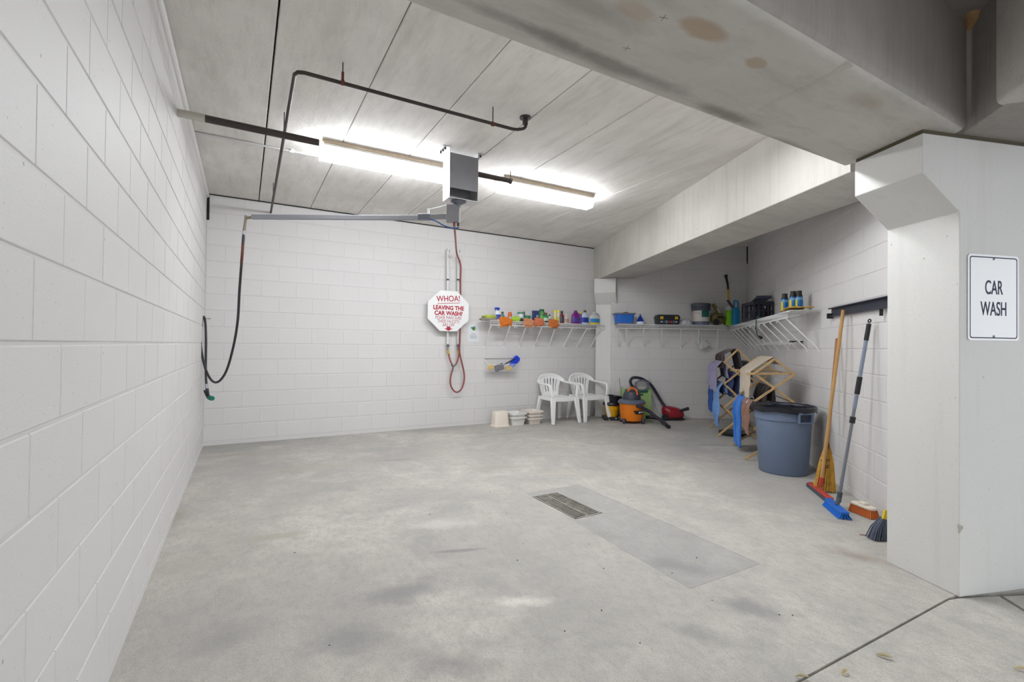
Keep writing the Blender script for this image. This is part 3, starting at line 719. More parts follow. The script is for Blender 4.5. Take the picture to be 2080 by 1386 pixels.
# shadow-casting thin wire between the pipes and left
# octagon sign
offs = .12
sc_, zc_ = FB.hit(911, 632, offs); l_, _ = FB.hit(869, 632, offs); r_, _ = FB.hit(952, 632, offs)
_, zt_ = FB.hit(911, 591, offs); _, zb_ = FB.hit(911, 673, offs)
hw = (r_-l_)/2; hh = (zt_-zb_)/2; sc_ = (l_+r_)/2; zc_ = (zt_+zb_)/2
t = thing('octagon_sign', 'white octagonal sign with red lettering asking drivers to shut the faucets', 'sign', loc=FB.p(sc_, zc_, offs))
k = math.tan(PI/8); TM = FB.tmat(sc_, zc_, offs)
mb = MB(); mb.prism([(hw, -hh*k), (hw, hh*k), (hw*k, hh), (-hw*k, hh), (-hw, hh*k), (-hw, -hh*k), (-hw*k, -hh), (hw*k, -hh)], -.006, .0, TM)
mb.build('sign_plate', mat('sign_white', (242, 242, 242), .35), t, smooth=0)
mr = mat('sign_red', (178, 32, 60), .5); mr2 = mat('sign_red_thin', (168, 60, 92), .5)
def TT(x, y, rz=0): return TM @ Matrix.Translation((x, y, .0008)) @ Matrix.Rotation(rz, 4, 'Z')
text('WHOA!', .125, TT(-.005, .185, .07), mr, t, .88, .0015, 'slogan')
b = MB(); b.box((0, 0, 0), (.37, .008, .001), TT(.0, .118, .08)); b.build('underline', mr, t)
text('LEAVING THE', .088, TT(0, .045), mr, t, .93, .0035, 'slogan')
text('CAR WASH?', .088, TT(0, -.038), mr, t, .95, .0035, 'slogan')
text('PLEASE MAKE SURE', .066, TT(0, -.105), mr2, t, .76, 0, 'instruction')
text('THESE FAUCETS', .066, TT(0, -.162), mr2, t, .76, 0, 'instruction')
text('ARE OFF', .066, TT(0, -.217), mr2, t, .8, 0, 'instruction')
b = MB(); b.prism([(-.03, .028), (.03, .028), (.03, 0), (.072, 0), (0, -.036), (-.072, 0), (-.03, 0)], 0, .001, TT(0, -.268)); b.build('arrow', mr, t)
# paper notice
s0, z0 = FB.hit(950, 658, .003); s1, z1 = FB.hit(973, 695, .003)
t = thing('paper_notice', 'small white paper notice with green leaf logo right of the octagonal sign', 'notice', loc=FB.p((s0+s1)/2, (z0+z1)/2, .003))
TM2 = FB.tmat((s0+s1)/2, (z0+z1)/2, .003); pw, ph = (s1-s0), (z0-z1)
b = MB(); b.box((0, 0, -.001), (pw, ph, .002), TM2); b.build('sheet', mat('paper', (226, 228, 230), .7), t)
for k, (dx, dy, c) in enumerate(((-.02, .035, (60, 140, 90)), (.01, .042, (50, 130, 150)), (.025, .02, (120, 170, 60)), (-.004, .018, (40, 110, 90)))):
    b = MB(); b.prism([(.022*math.cos(a)*(1.2), .016*math.sin(a)) for a in [i*PI/4 for i in range(8)]], 0, .0008, TM2 @ Matrix.Translation((dx, dy+.045, .0002*(k+1))) @ Matrix.Rotation(k*.7, 4, 'Z'))
    b.build('logo_leaf', mat('leafc%d' % k, c, .6), t)
mk = mat('ink_blue', (70, 84, 120), .6)
text('NOTICE', .022, TM2 @ Matrix.Translation((0, -.02, .0005)), mk, t, 1, 0, 'printed_line', .0003)
text('This car wash is for', .018, TM2 @ Matrix.Translation((0, -.05, .0005)), mk, t, .9, 0.0004, 'printed_line', .0003)
text('residents use only', .018, TM2 @ Matrix.Translation((0, -.078, .0005)), mk, t, .9, 0.0004, 'printed_line', .0003)
# ------------------------------------------------------------------ car wash sign on the pillar
s0, z0 = FPR.hit(1966, 515, .004); s1, z1 = FPR.hit(2069, 693, .004)
sw_, sh_ = s1-s0, z0-z1
t = thing('car_wash_sign', 'white rectangular metal sign with navy border on the pillar', 'sign', loc=FPR.p((s0+s1)/2, (z0+z1)/2, .004))
TM3 = FPR.tmat((s0+s1)/2, (z0+z1)/2, .002)
def rr(w_, h_, r, n=6):
    P = []
    for cx, cy, a0 in ((w_/2-r, h_/2-r, 0), (-w_/2+r, h_/2-r, PI/2), (-w_/2+r, -h_/2+r, PI), (w_/2-r, -h_/2+r, 1.5*PI)):
        for k in range(n+1): a = a0+PI/2*k/n; P.append((cx+r*math.cos(a), cy+r*math.sin(a)))
    return P
mb = MB(); mb.prism(rr(sw_, sh_, .018), 0, .003, TM3); mb.build('sign_plate', mat('sign_gloss', (240, 241, 243), .18, coat=.6), t, smooth=30)
mn = mat('sign_navy', (24, 28, 66), .6)
A1 = rr(sw_-.022, sh_-.022, .014); A2 = rr(sw_-.033, sh_-.033, .011); n = len(A1)
mb = MB(); vs = [TM3 @ V((x, y, .0034)) for x, y in A1]+[TM3 @ V((x, y, .0034)) for x, y in A2]
mb.add(vs, [[i, (i+1) % n, n+(i+1) % n, n+i] for i in range(n)]); mb.build('border', mn, t)
text('CAR', .104, TM3 @ Matrix.Translation((0, .050, .0034)), mn, t, .60, .0008)
text('WASH', .104, TM3 @ Matrix.Translation((0, -.062, .0034)), mn, t, .60, .0008)
for s in (1, -1):
    b = MB(); b.lathe([(.006, 0), (.0055, .003), (.002, .004)], 12, TM3 @ Matrix.Translation((0, s*(sh_/2-.022), .003))); b.build('screw', mat('screw_steel', (120, 124, 134), .3, .9), t)
# ------------------------------------------------------------------ wire shelves
mwire = mat('wire_white', (244, 244, 244), .35)
SHZ = 1.668
def wire_shelf(F, s0, s1, depth, braces, label, zwall, hooks=True, name='wire_shelf', skew=0.):
    t = thing(name, label, 'shelf', loc=F.p((s0+s1)/2, SHZ, 0))
    r = .0048
    for off, z in ((.012, 0), (depth*.5, 0), (depth, 0)): MB().tube([F.p(s0, SHZ+z-.004, off), F.p(s1, SHZ+z-.004, off)], r, 6).build('long_wire', mwire, t)
    MB().tube([F.p(s0, SHZ-.072, depth+.004), F.p(s1, SHZ-.072, depth+.004)], r*1.25, 6).build('lip_wire', mwire, t)
    MB().tube([F.p(s0, SHZ-.036, depth+.003), F.p(s1, SHZ-.036, depth+.003)], r*.6, 6).build('lip_wire', mwire, t)
    mb = MB(); n = int((s1-s0)/.0254)
    for i in range(n+1):
        s = s0+(s1-s0)*i/n
        mb.tube([F.p(s, SHZ, .006), F.p(s, SHZ, depth)] + ([F.p(s, SHZ-.072, depth+.004)] if i % 3 == 0 or i == n else []), .0022, 4)
    mb.build('cross_wires', mwire, t)['kind'] = 'stuff'
    for a, b in braces:
        br = MB(); br.bar([F.p(a, SHZ-.074, depth+.002), F.p(b, zwall+.008, .008), F.p(b, zwall-.012, .006)], .018, .010, F.x); o = br.build('brace', mwire, t)
        b2 = MB(); b2.box((b, -.004, zwall-.012), (.014, .006, .022), F.mat(0, 0)); b2.build('brace_foot', mwire, o)
    n = int((s1-s0)/.305)
    for i in range(n+1):
        s = s0+.02+(s1-s0-.04)*i/n; b = MB(); b.box((s, -.006, SHZ), (.014, .012, .022), F.mat(0, 0)); b.build('wall_clip', mwire, t)
    if hooks:
        for i in range(int((s1-s0)/.3)):
            s = s0+.16+i*.3
            pts = [F.p(s+.03*math.cos(a), SHZ-.076-.03*math.sin(a), depth+.004) for a in [PI*k/8 for k in range(9)]]
            MB().tube(pts, .0028, 6).build('rod_hook', mwire, t)
    return t
DEP = .305
sl = FB.hit(978, 654, 0)[0]; sr_ = FB.hit(1230, 661, DEP)[0]-.01
tops = (998, 1036, 1069, 1101, 1128, 1163, 1192, 1219); bots = (983, 1022, 1054, 1085, 1115, 1145, 1172, 1200)
br = [(min(max(FB.hit(a, 662, DEP)[0], sl+.01), sr_-.01), min(FB.hit(b, 705, 0)[0], bend-.0)) for a, b in zip(tops, bots)]
wire_shelf(FB, sl, sr_, DEP, br, 'long white wire shelf on the back wall crowded with cleaning bottles', 1.268)
ks0 = FK.hit(1256, 664, DEP)[0]; ks1 = FK.hit(1474, 664, DEP)[0]
br = [(FK.hit(a, 668, DEP)[0], FK.hit(b, 704, 0)[0]) for a, b in ((1254, 1256), (1272, 1274), (1308, 1307), (1344, 1343.5), (1383, 1382.5), (1419, 1419), (1458, 1456.5))]
wire_shelf(FK, ks0, ks1, DEP, br, 'white wire shelf on the rear alcove wall under the toolbox and pail', 1.268, False)
rs1 = FR.hit(1600, 632, DEP)[0]
bb = [1521.4, 1527.7, 1536, 1545.5, 1555, 1566, 1580.5, 1604.5, 1621.4, 1639.6, 1664]
bs = [FR.hit(x, 710, 0)[0] for x in bb]
rs0 = bs[0]-.1
ft = [rs0+.06+(rs1-.06-rs0-.06)*i/10 for i in range(11)]
wire_shelf(FR, rs0-.15, rs1, DEP, list(zip(ft, bs)), 'white wire shelf on the right wall carrying the black crate', 1.262)
# ------------------------------------------------------------------ shelf goods
def at_shelf(F, px, off, py=655): return F.p(F.hit(px, py, off)[0], SHZ+.002, off)
def pxw(F, px, off, w_):            # pixel width -> metres along wall
    return abs(F.hit(px+w_/2, 655, off)[0]-F.hit(px-w_/2, 655, off)[0])
def pxh(loc, h_): return h_*loc.y/FPX
def container(F, px, off, wpx, hpx, name, label, cat, body, cap=None, lab=None, prof='bottle', flatk=.7, capk=.45, group=None, rot=0, rough=.35):
    loc = at_shelf(F, px, off); wd = pxw(F, px, off, wpx)*1.06; h = pxh(loc, hpx)
    r = wd/2
    M = F.mat(0, 0).to_3x3().to_4x4() @ Matrix.Rotation(rot, 4, 'Z'); M.translation = loc
    t = thing(name, label, cat, M=M, group=group)
    mbody = mat('plastic_%d_%d_%d' % body, body, rough)
    P = {'bottle': ([(r*.9, 0), (r, .01), (r, h*.55), (r*.8, h*.68), (r*.4, h*.78), (r*.38, h*.84)], h*.82, h, r*.5),
         'can': ([(r*.94, 0), (r, .006), (r, h*.80), (r*.9, h*.84), (r*.6, h*.86)], h*.83, h, r*.82),
         'tub': ([(r*.85, 0), (r*.9, .008), (r, h*.82)], h*.8, h, r*1.06),
         'jug': ([(r*.92, 0), (r, .01), (r, h*.5), (r*.92, h*.65), (r*.6, h*.8), (r*.3, h*.87)], h*.86, h, r*.34)}[prof]
    b = MB(); b.lathe(P[0], 20, sy=flatk if prof in ('bottle', 'jug') else 1); b.build('body', mbody, t, True)
    if cap:
        b = MB(); b.lathe([(P[3], P[1]), (P[3], P[2]-.006), (P[3]*.85, P[2])], 14); b.build('cap' if prof != 'tub' else 'lid', mat('plastic_%d_%d_%d' % cap, cap, .35), t, True)
    if lab:
        fk = flatk if prof in ('bottle', 'jug') else 1
        b = MB(); n = 12; vs = []
        for z in (h*.12, h*.48):
            for k in range(n+1):
                a = -PI*.9+PI*.8*k/n; vs.append((r*1.02*math.cos(a), r*1.02*fk*math.sin(a), z))
        b.add(vs, [[k, k+1, n+2+k, n+1+k] for k in range(n)]); b.build('label', mat('print_%d_%d_%d' % lab, lab, .45), t, True)
    return t, h, r
G1 = 'cleaning products on the long wire shelf'
O = .2
# spray bottle
t, h, r = container(FB, 1011, O, 9, 27, 'spray_bottle', 'white spray bottle with blue trigger head near the shelf left end', 'bottle', (232, 234, 240), None, (50, 80, 190), 'bottle', .7, group=G1)
b = MB(); b.box((-.012, 0, h*.93), (.085, .026, .034)); b.box((-.045, 0, h*.87), (.012, .014, .05)); b.box((.0, 0, h*.84), (.03, .024, .05)); b.build('trigger_head', mat('trigger_blue', (30, 70, 190), .35), t, True, bevel=.006)
container(FB, 1020.5, O, 8, 19, 'cleaner_bottle', 'small teal and amber bottle with dark cap beside the spray bottle', 'bottle', (92, 128, 118), (60, 50, 80), (30, 92, 84), group=G1)
container(FB, 1035.5, O, 7, 19, 'spray_can', 'narrow orange topped spray can with pale label above the first orange mitt', 'can', (206, 98, 46), (212, 104, 50), (190, 196, 214), 'can', group=G1)
container(FB, 1057.5, .15, 11, 20, 'wipes_tub', 'white round tub with green lid standing behind the lime cloth', 'tub', (222, 226, 224), (86, 142, 122), (190, 200, 196), 'tub', group=G1)
container(FB, 1065, .1, 4, 22, 'cleaner_bottle', 'thin dark green bottle standing just right of the white tub', 'bottle', (44, 84, 76), (30, 50, 50), None, group=G1)
container(FB, 1071, O, 10, 13, 'polish_tin', 'short green tub of polish between white tub and navy box', 'tub', (44, 140, 104), (40, 128, 98), (120, 180, 150), 'tub', group=G1)
loc = at_shelf(FB, 1089.5, .16)
M = FB.mat(0, 0).to_3x3().to_4x4(); M.translation = loc
t = thing('product_box', 'navy blue cardboard box standing left of the green bottles', 'box', M=M, group=G1); wd = pxw(FB, 1089, .16, 14); hh_ = pxh(loc, 24)
b = MB(); b.box((0, 0, hh_/2), (wd, .06, hh_)); b.build('carton', mat('navy_card', (52, 66, 118), .5), t, True, bevel=.002)
b = MB(); b.prism([(-.02, 0), (.02, 0), (.028, .022), (0, .04), (-.028, .022)], 0, .001, Matrix.Translation((0, -.031, hh_*.45)) @ Matrix.Rotation(PI/2, 4, 'X')); b.build('printed_emblem', mat('emblem', (150, 160, 196), .5), t, True)
container(FB, 1100, O, 10, 27, 'cleaner_bottle', 'tall dark green bottle with large green cap beside the navy box', 'bottle', (72, 130, 72), (14, 92, 70), (110, 170, 80), 'can', group=G1)
container(FB, 1108.5, .24, 10, 20, 'cleaner_bottle', 'bright green bottle with pale label just left of the small white bottle', 'bottle', (28, 138, 72), (120, 44, 40), (200, 220, 200), group=G1)
container(FB, 1116, O, 6, 17, 'cleaner_bottle', 'small white bottle with black cap left of the yellow cans', 'bottle', (222, 226, 222), (30, 34, 38), (110, 140, 130), group=G1)
container(FB, 1127.5, .22, 6, 26, 'spray_can', 'left of two pale spray cans with bright yellow caps', 'can', (216, 206, 164), (236, 222, 70), (226, 214, 110), 'can', group=G1)
container(FB, 1133.5, .22, 6, 26, 'spray_can', 'right of two pale spray cans with bright yellow caps', 'can', (214, 212, 190), (236, 222, 70), (206, 190, 120), 'can', group=G1)
container(FB, 1141, .24, 8, 25, 'cleaner_bottle', 'dark red bottle with black cap right of the yellow capped cans', 'bottle', (112, 36, 46), (26, 26, 32), (70, 76, 100), group=G1)
container(FB, 1150.5, .24, 7, 20, 'lotion_bottle', 'cream coloured bottle with pointed top between red and purple bottles', 'bottle', (216, 202, 184), (200, 196, 190), (190, 150, 130), group=G1)
t, h, r = container(FB, 1169, .24, 15, 27, 'detergent_jug', 'large purple detergent jug with a sloping shoulder', 'jug', (122, 26, 128), (104, 20, 116), (84, 70, 150), 'jug', .5, group=G1)
b = MB(); b.tube(curve([(r*.35, 0, h*.84), (r*.9, 0, h*.72), (r*.98, 0, h*.4)], 5), .009, 8); b.build('handle', mat('plastic_122_26_128', (122, 26, 128)), t, True)
container(FB, 1179.5, .22, 7, 26, 'cleaner_bottle', 'slim violet bottle with yellow cap right of the purple jug', 'bottle', (128, 84, 170), (214, 206, 50), (90, 60, 150), group=G1)
mclear = mat('clear_plastic', (214, 220, 230), .15, trans=.5)
t, h, r = container(FB, 1188, .24, 13, 28, 'washer_jug', 'clear jug with royal blue label and small black cap', 'jug', (196, 204, 224), (60, 60, 66), (36, 66, 168), 'jug', .5, group=G1)
t, h, r = container(FB, 1207, .22, 19, 25, 'washer_jug', 'wide clear jug with blue and yellow label at the shelf right end', 'jug', (206, 210, 208), (196, 200, 200), (60, 140, 200), 'jug', .5, group=G1)
b = MB(); b.lathe([(r*1.03, h*.03), (r*1.03, h*.16)], 20, sy=.5); b.build('label_band', mat('yellow_band', (226, 196, 30), .4), t, True)
b = MB(); b.tube(curve([(-r*.2, 0, h*.86), (r*.5, 0, h*.93), (r*.95, 0, h*.8), (r*.98, 0, h*.5)], 5), .006, 8); b.build('handle', mclear, t, True)
# cloths
def blob(name, label, cat, c, rx, ry, rz, m, F=FB, seed=0, amp=.35, group=None, fr=12):
    mb = MB(); M = F.mat(0, 0).to_3x3()
    def f(u, v):
        a = u*2*PI; b = (v-.5)*PI; d = V((math.cos(a)*math.cos(b), math.sin(a)*math.cos(b), math.sin(b)))
        k = 1+amp*noise.noise(d*2.3+V((seed, 0, 0)))+amp*.4*noise.noise(d*6+V((0, seed, 0)))
        q = V((d.x*rx, d.y*ry, max(d.z*rz, -rz*.6)))*k; return c + M @ q + V((0, 0, rz*.6))
    mb.grid(f, 30, 16); return tag(mb.build(name, m), label, cat, group)
def cloth(name, c, sheen=.3, bs=140): return mat(name, c, .95, bump=.5, bscale=bs, var=.12, vscale=25, sheen=sheen)
blob('folded_cloth', 'yellow green folded cloth on the left end of the long shelf', 'cloth', at_shelf(FB, 994, .2)+V((0, 0, .035)), .125, .07, .035, cloth('cloth_lime_dull', (186, 196, 66)), seed=1)
blob('folded_cloth', 'grey beige cloth under the yellow green one on the long shelf', 'cloth', at_shelf(FB, 992, .2), .145, .085, .03, cloth('cloth_greyb', (160, 156, 140)), seed=2)
blob('microfibre_cloth', 'crumpled bright lime cloth in front of the white tub', 'cloth', at_shelf(FB, 1048, .24), .09, .05, .05, cloth('cloth_lime', (166, 206, 50)), seed=3)
blob('microfibre_cloth', 'dark purple and black rag beside the lime cloth', 'cloth', at_shelf(FB, 1059.5, .26), .045, .035, .035, cloth('cloth_dark', (66, 60, 74)), seed=4)
blob('microfibre_cloth', 'small dark green rag lying below the green bottles', 'cloth', at_shelf(FB, 1110, .27), .05, .03, .018, cloth('cloth_dkgreen', (30, 50, 48)), seed=5)
def mitt(px, wpx, y0, y1, m, label, seed):
    off = DEP+.012; s, zt0 = FB.hit(px, y0, off); _, zb0 = FB.hit(px, y1, off); wd = pxw(FB, px, off, wpx)
    mb = MB()
    def f(u, v):
        a = u*2*PI; b = (v-.5)*PI
        x = math.cos(a)*math.cos(b); y = math.sin(a)*math.cos(b); z = math.sin(b)
        k = 1+.4*noise.noise(V((x*2+seed, y*2, z*2)))+.16*noise.noise(V((x*8+seed, y*8, z*8)))
        sx = math.copysign(abs(x)**.55, x)
        return FB.p(s+sx*wd/2*k, (zt0+zb0)/2+math.copysign(abs(z)**.6, z)*(zt0-zb0)/2*k*(1-.25*x), off-.008+(-y)*.028*k)
    mb.grid(f, 40, 24); tag(mb.build('wash_mitt', m), label, 'mitt', 'wash mitts hung over the shelf lip')
mo = cloth('mitt_orange', (214, 116, 26), .3, 240); mp = cloth('mitt_peach', (206, 138, 96), .3, 240); mp2 = cloth('mitt_coral', (214, 118, 78), .3, 240); mo2 = cloth('mitt_rust', (208, 112, 44), .3, 240)
mitt(1028, 24, 645, 663, mo, 'bright orange shaggy mitt hanging at the left of the shelf lip', 1)
mitt(1075, 20, 648, 664, mp, 'faded peach shaggy mitt hanging left of the coral one', 5)
mitt(1096, 20, 647, 663, mp2, 'coral shaggy mitt hanging below the green bottles', 9)
mitt(1126, 19, 650, 666, mo2, 'rust orange mitt hanging below the yellow capped cans', 12)
# ---- alcove shelf goods (FK)
KO = .17
loc = at_shelf(FK, 1267, KO, 660)
M = FK.mat(0, 0).to_3x3().to_4x4(); M.translation = loc
t = thing('blue_basin', 'blue square basin with grey rim at the left of the alcove shelf', 'basin', M=M)
def rrb(w_, h_, r, z, n=4): return [(x, y, z) for x, y in rr(w_, h_, r, n)]
def loft(mb, rings, capb=True, capt=False):
    n = len(rings[0]); base = len(mb.v)
    for rg in rings: mb.v += [tuple(p) for p in rg]
    for i in range(len(rings)-1):
        for k in range(n): mb.f.append([base+i*n+k, base+i*n+(k+1) % n, base+(i+1)*n+(k+1) % n, base+(i+1)*n+k])
    if capb: mb.f.append([base+k for k in range(n)][::-1])
    if capt: mb.f.append([base+(len(rings)-1)*n+k for k in range(n)])
    return mb
mblue = mat('basin_blue', (28, 104, 200), .4); mgry = mat('basin_grey', (112, 118, 132), .45)
wb = pxw(FK, 1267, KO, 36); hb = pxh(loc, 20)
b = MB(); loft(b, [rrb(wb*.9, .2, .03, 0), rrb(wb, .24, .03, hb), rrb(wb-.012, .228, .028, hb), rrb(wb*.9-.012, .19, .025, .01)], True, True); b.build('tub', mblue, t, True)
b = MB(); loft(b, [rrb(wb*1.04, .25, .03, hb*.96), rrb(wb*1.14, .28, .03, hb*1.0), rrb(wb*1.16, .285, .03, hb*1.12), rrb(wb*1.0, .23, .03, hb*1.12), rrb(wb*.96, .22, .03, hb)], False); b.build('rim', mgry, t, True)
b = MB(); loft(b, [rrb(wb*.92, .205, .03, .0), rrb(wb*.93, .21, .03, .02)], True, True); b.build('base_band', mgry, t, True)
blob('dark_rag', 'dark folded rag sticking up out of the blue basin', 'cloth', loc+V((.03, 0, hb*.95)), .075, .05, .032, cloth('rag_dark', (56, 66, 78)), FK, 8)
loc = at_shelf(FK, 1300.5, KO, 660); M.translation = loc
t = thing('funnel', 'blue funnel standing upside down right of the blue basin', 'funnel', M=M)
hf = pxh(loc, 21); rf = pxw(FK, 1300, KO, 18)/2
b = MB(); b.lathe([(rf*.95, hf*.28), (rf*.8, hf*.36), (rf*.28, hf*.8), (rf*.16, hf*.84), (rf*.1, hf)], 18); b.build('cone', mat('funnel_blue', (26, 56, 170), .35), t, True)
b = MB(); b.lathe([(rf, 0), (rf*1.02, hf*.08), (rf*.97, hf*.28)], 18); b.build('rim_band', mat('funnel_white', (210, 220, 232), .4), t, True)
# toolbox
loc = at_shelf(FK, 1354.5, KO, 660); M.translation = loc; wb = pxw(FK, 1354, KO, 46); hb = pxh(loc, 20)
t = thing('toolbox', 'black plastic toolbox with two yellow latches on the alcove shelf', 'toolbox', M=M)
mblk = mat('toolbox_black', (34, 42, 48), .45)
b = MB(); loft(b, [rrb(wb*.93, .19, .015, 0), rrb(wb*.97, .21, .015, hb*.6)], True, True); b.build('case', mblk, t, True)
b = MB(); loft(b, [rrb(wb, .22, .02, hb*.6), rrb(wb, .22, .02, hb*.82), rrb(wb*.9, .17, .02, hb)], True, True); b.build('lid', mblk, t, True)
for s in (-1, 1):
    b = MB(); b.box((s*wb*.32, -.113, hb*.68), (.055, .016, .05)); b.build('latch', mat('latch_yellow', (222, 176, 28), .4), t, True, bevel=.003)
cols = [(200, 210, 216), (60, 90, 120), (120, 140, 150), (190, 70, 90), (200, 60, 80), (90, 110, 120), (190, 196, 200)]
for i, c in enumerate(cols):
    b = MB(); b.box((-wb*.32+wb*.64*i/6, -.105, hb*.28), (.03, .006, .022+.012*(i % 3)), Matrix.Rotation(.0, 4, 'Z')); b.build('printed_tool', mat('print%d' % i, c, .5), t, True)
# clear bag
blob('plastic_bag', 'crumpled white plastic bag with blue print beside the pail', 'bag', at_shelf(FK, 1393, KO, 660), .115, .09, .06, mat('bag_white', (206, 208, 214), .3), FK, 11, .3)
for k, (dx, dz, a) in enumerate(((-.07, .035, .9), (-.05, .05, -.5), (.0, .035, .1), (.05, .035, .2))):
    pass
# pail
loc = at_shelf(FK, 1423.5, KO, 660); M.translation = loc; rp = pxw(FK, 1423, KO, 33)/2; hp = pxh(loc, 44)
t = thing('paint_pail', 'large white pail with dark grey lid, band and green label', 'pail', M=M)
b = MB(); b.lathe([(rp*.94, 0), (rp*.96, hp*.18)], 28); b.build('base_band', mat('pail_grey', (98, 108, 124), .45), t, True)
b = MB(); b.lathe([(rp*.96, hp*.17), (rp*1.0, hp*.8)], 28); b.build('bucket', mat('pail_white', (214, 208, 202), .4), t, True)
b = MB(); b.lathe([(rp*1.05, hp*.66), (rp*1.12, hp*.67), (rp*1.12, hp*.72), (rp*1.06, hp*.73), (rp*1.12, hp*.8), (rp*1.06, hp*.82), (rp*1.14, hp*.88), (rp*1.14, hp*.97), (rp*1.06, hp)], 28); b.build('lid', mat('pail_lid', (78, 84, 98), .45), t, True)
b = MB(); vs = []; n = 8
for z in (hp*.36, hp*.66):
    for k in range(n+1): a = -PI*.60+PI*.32*k/n; vs.append((rp*1.01*math.cos(a), rp*1.01*math.sin(a), z))
b.add(vs, [[k, k+1, n+2+k, n+1+k] for k in range(n)]); b.build('label', mat('label_green', (24, 98, 84), .45), t, True)
b = MB(); b.tube(curve([(-rp*1.03, -.01, hp*.62), (-rp*.75, -rp*.75, hp*.56), (-rp*.25, -rp*1.06, hp*.45), (0, -rp*1.06, hp*.47)], 6), .003, 6); b.build('wire_handle', mat('steel_grey', (150, 150, 156)), t, True)
# olive tool bag (vacuum)
loc = at_shelf(FK, 1456, KO, 660)
t = thing('handheld_blower', 'olive green handheld blower with black intake leaning by the pail', 'blower', loc=loc)
mol = mat('olive', (112, 104, 58), .5, var=.12)
b = MB()
def bl(u, v):
    a = u*2*PI; q = (v-.5)*PI; d = V((math.cos(a)*math.cos(q), math.sin(a)*math.cos(q), math.sin(q))); k = 1+.2*noise.noise(d*2+V((5, 1, 0)))
    return loc+V((.01, 0, .115))+V((d.x*.125*k, d.y*.09*k, d.z*.112*k))
b.grid(bl, 28, 16); b.build('housing', mol, t)
b = MB(); b.lathe([(.055, 0), (.06, .02), (.05, .03)], 16, Matrix.Translation(loc+V((-.05, -.075, .055))) @ Matrix.Rotation(PI/2, 4, 'X')); b.build('intake', mat('tool_black', (30, 30, 34), .5), t)
MB().bar(curve([loc+V((.03, -.02, .2)), loc+V((-.03, -.03, .3)), loc+V((-.08, -.02, .38))], 5), .06, .05, V((0, 1, 0))).build('handle', mol, t, bevel=.012)
b = MB(); b.box(loc+V((.02, -.09, .14)), (.09, .02, .035)); b.build('vent_slot', mat('tool_black', (30, 30, 34)), t, bevel=.005)
b = MB(); b.tube([loc+V((-.02, -.06, .3)), loc+V((.03, -.06, .22))], .012, 8); b.build('strap_clip', mat('clip_pale', (196, 190, 170), .4), t)
blob('black_pouch', 'black pouch tucked behind the lime green jug in the shelf corner', 'pouch', at_shelf(FK, 1476, .12, 660), .05, .05, .11, cloth('pouch_black', (30, 28, 36)), FK, 14, .2)
# dustpan / scoop hung under the shelf
s_, z_ = FK.hit(1424, 697, .05)
c = FK.p(s_, z_, .06)
t = thing('plastic_scoop', 'small grey white scoop hanging under the alcove shelf', 'scoop', loc=c)
p = [FK.p(FK.hit(x, y, o)[0], FK.hit(x, y, o)[1], o) for x, y, o in ((1421, 686, .05), (1428, 687, .1), (1442, 702, .1), (1424, 711, .1), (1417, 705, .03), (1440, 703, .02))]
b = MB(); b.add(p, [[0, 1, 3, 4], [1, 2, 3], [0, 5, 2, 1], [4, 3, 2, 5]]); b.build('pan', mat('scoop_white', (204, 206, 206), .45), t, solid=.004)
MB().bar([FK.p(FK.hit(1413, 697, .06)[0], FK.hit(1413, 697, .06)[1], .06), FK.p(FK.hit(1419, 700, .06)[0], FK.hit(1419, 700, .06)[1], .06)], .02, .01, (0, 0, 1)).build('handle', mat('scoop_white', (204, 206, 206)), t)
# ice scraper brush
t = thing('snow_brush', 'snow scraper with black head and yellow pole standing in the corner', 'brush', loc=at_shelf(FK, 1484, .1, 655))
MB().tube([hy(1484, 655, DC.y-.16), hy(1480, 605, DC.y-.1), hy(1479, 588, DC.y-.08)], .014, 10).build('pole', mat('pole_yellow', (214, 172, 44), .45), t)
MB().tube([hy(1479.3, 592, DC.y-.08), hy(1478, 575, DC.y-.05)], .017, 10).build('grip', mat('tool_black', (30, 30, 34)), t)
MB().bar([hy(1478, 577, DC.y-.05), hy(1475.5, 566, DC.y-.04), hy(1474, 558.5, DC.y-.04)], [.03, .035, .06], .02, (1, 0, 0)).build('scraper_head', mat('tool_black', (30, 30, 34)), t)
# lime jug with white handle cap
loc = at_shelf(FK, 1481, .2, 658); M.translation = loc
t = thing('lime_jug', 'lime green jug with white handled top in the shelf corner', 'jug', M=M)
b = MB(); loft(b, [rrb(.098, .09, .015, 0), rrb(.105, .1, .015, .02), rrb(.105, .1, .015, .25), rrb(.08, .07, .015, .275)], True, True); b.build('body', mat('jug_lime', (136, 200, 44), .4), t, True)
b = MB(); b.lathe([(.042, .27), (.035, .3), (.02, .32), (.02, .335)], 14); b.build('neck', mat('funnel_white', (210, 220, 232)), t, True)
b = MB(); b.tube(curve([(-.045, 0, .27), (-.05, 0, .31), (-.01, 0, .345), (.03, 0, .33)], 5), .009, 8); b.build('handle', mat('funnel_white', (210, 220, 232)), t, True)
loc = at_shelf(FK, 1494.5, .3, 657); M.translation = loc
t = thing('blue_bottle', 'tall cyan blue bottle with moulded handle hole beside the lime jug', 'bottle', M=M)
mcy = mat('cyan', (16, 128, 180), .35)
b = MB(); loft(b, [rrb(.10, .09, .02, 0), rrb(.115, .1, .025, .03), rrb(.115, .1, .025, .24), rrb(.095, .08, .02, .31)], True, True); b.build('body', mcy, t, True)
b = MB(); b.tube(curve([(-.035, 0, .3), (-.035, 0, .39), (-.02, 0, .43), (.03, 0, .42), (.045, 0, .36), (.045, 0, .3)], 5), .014, 10); b.build('handle', mcy, t, True)
t = thing('scraper', 'dark brown scraper handle leaning behind the cyan bottle', 'scraper', loc=hy(1485, 620, 7.95))
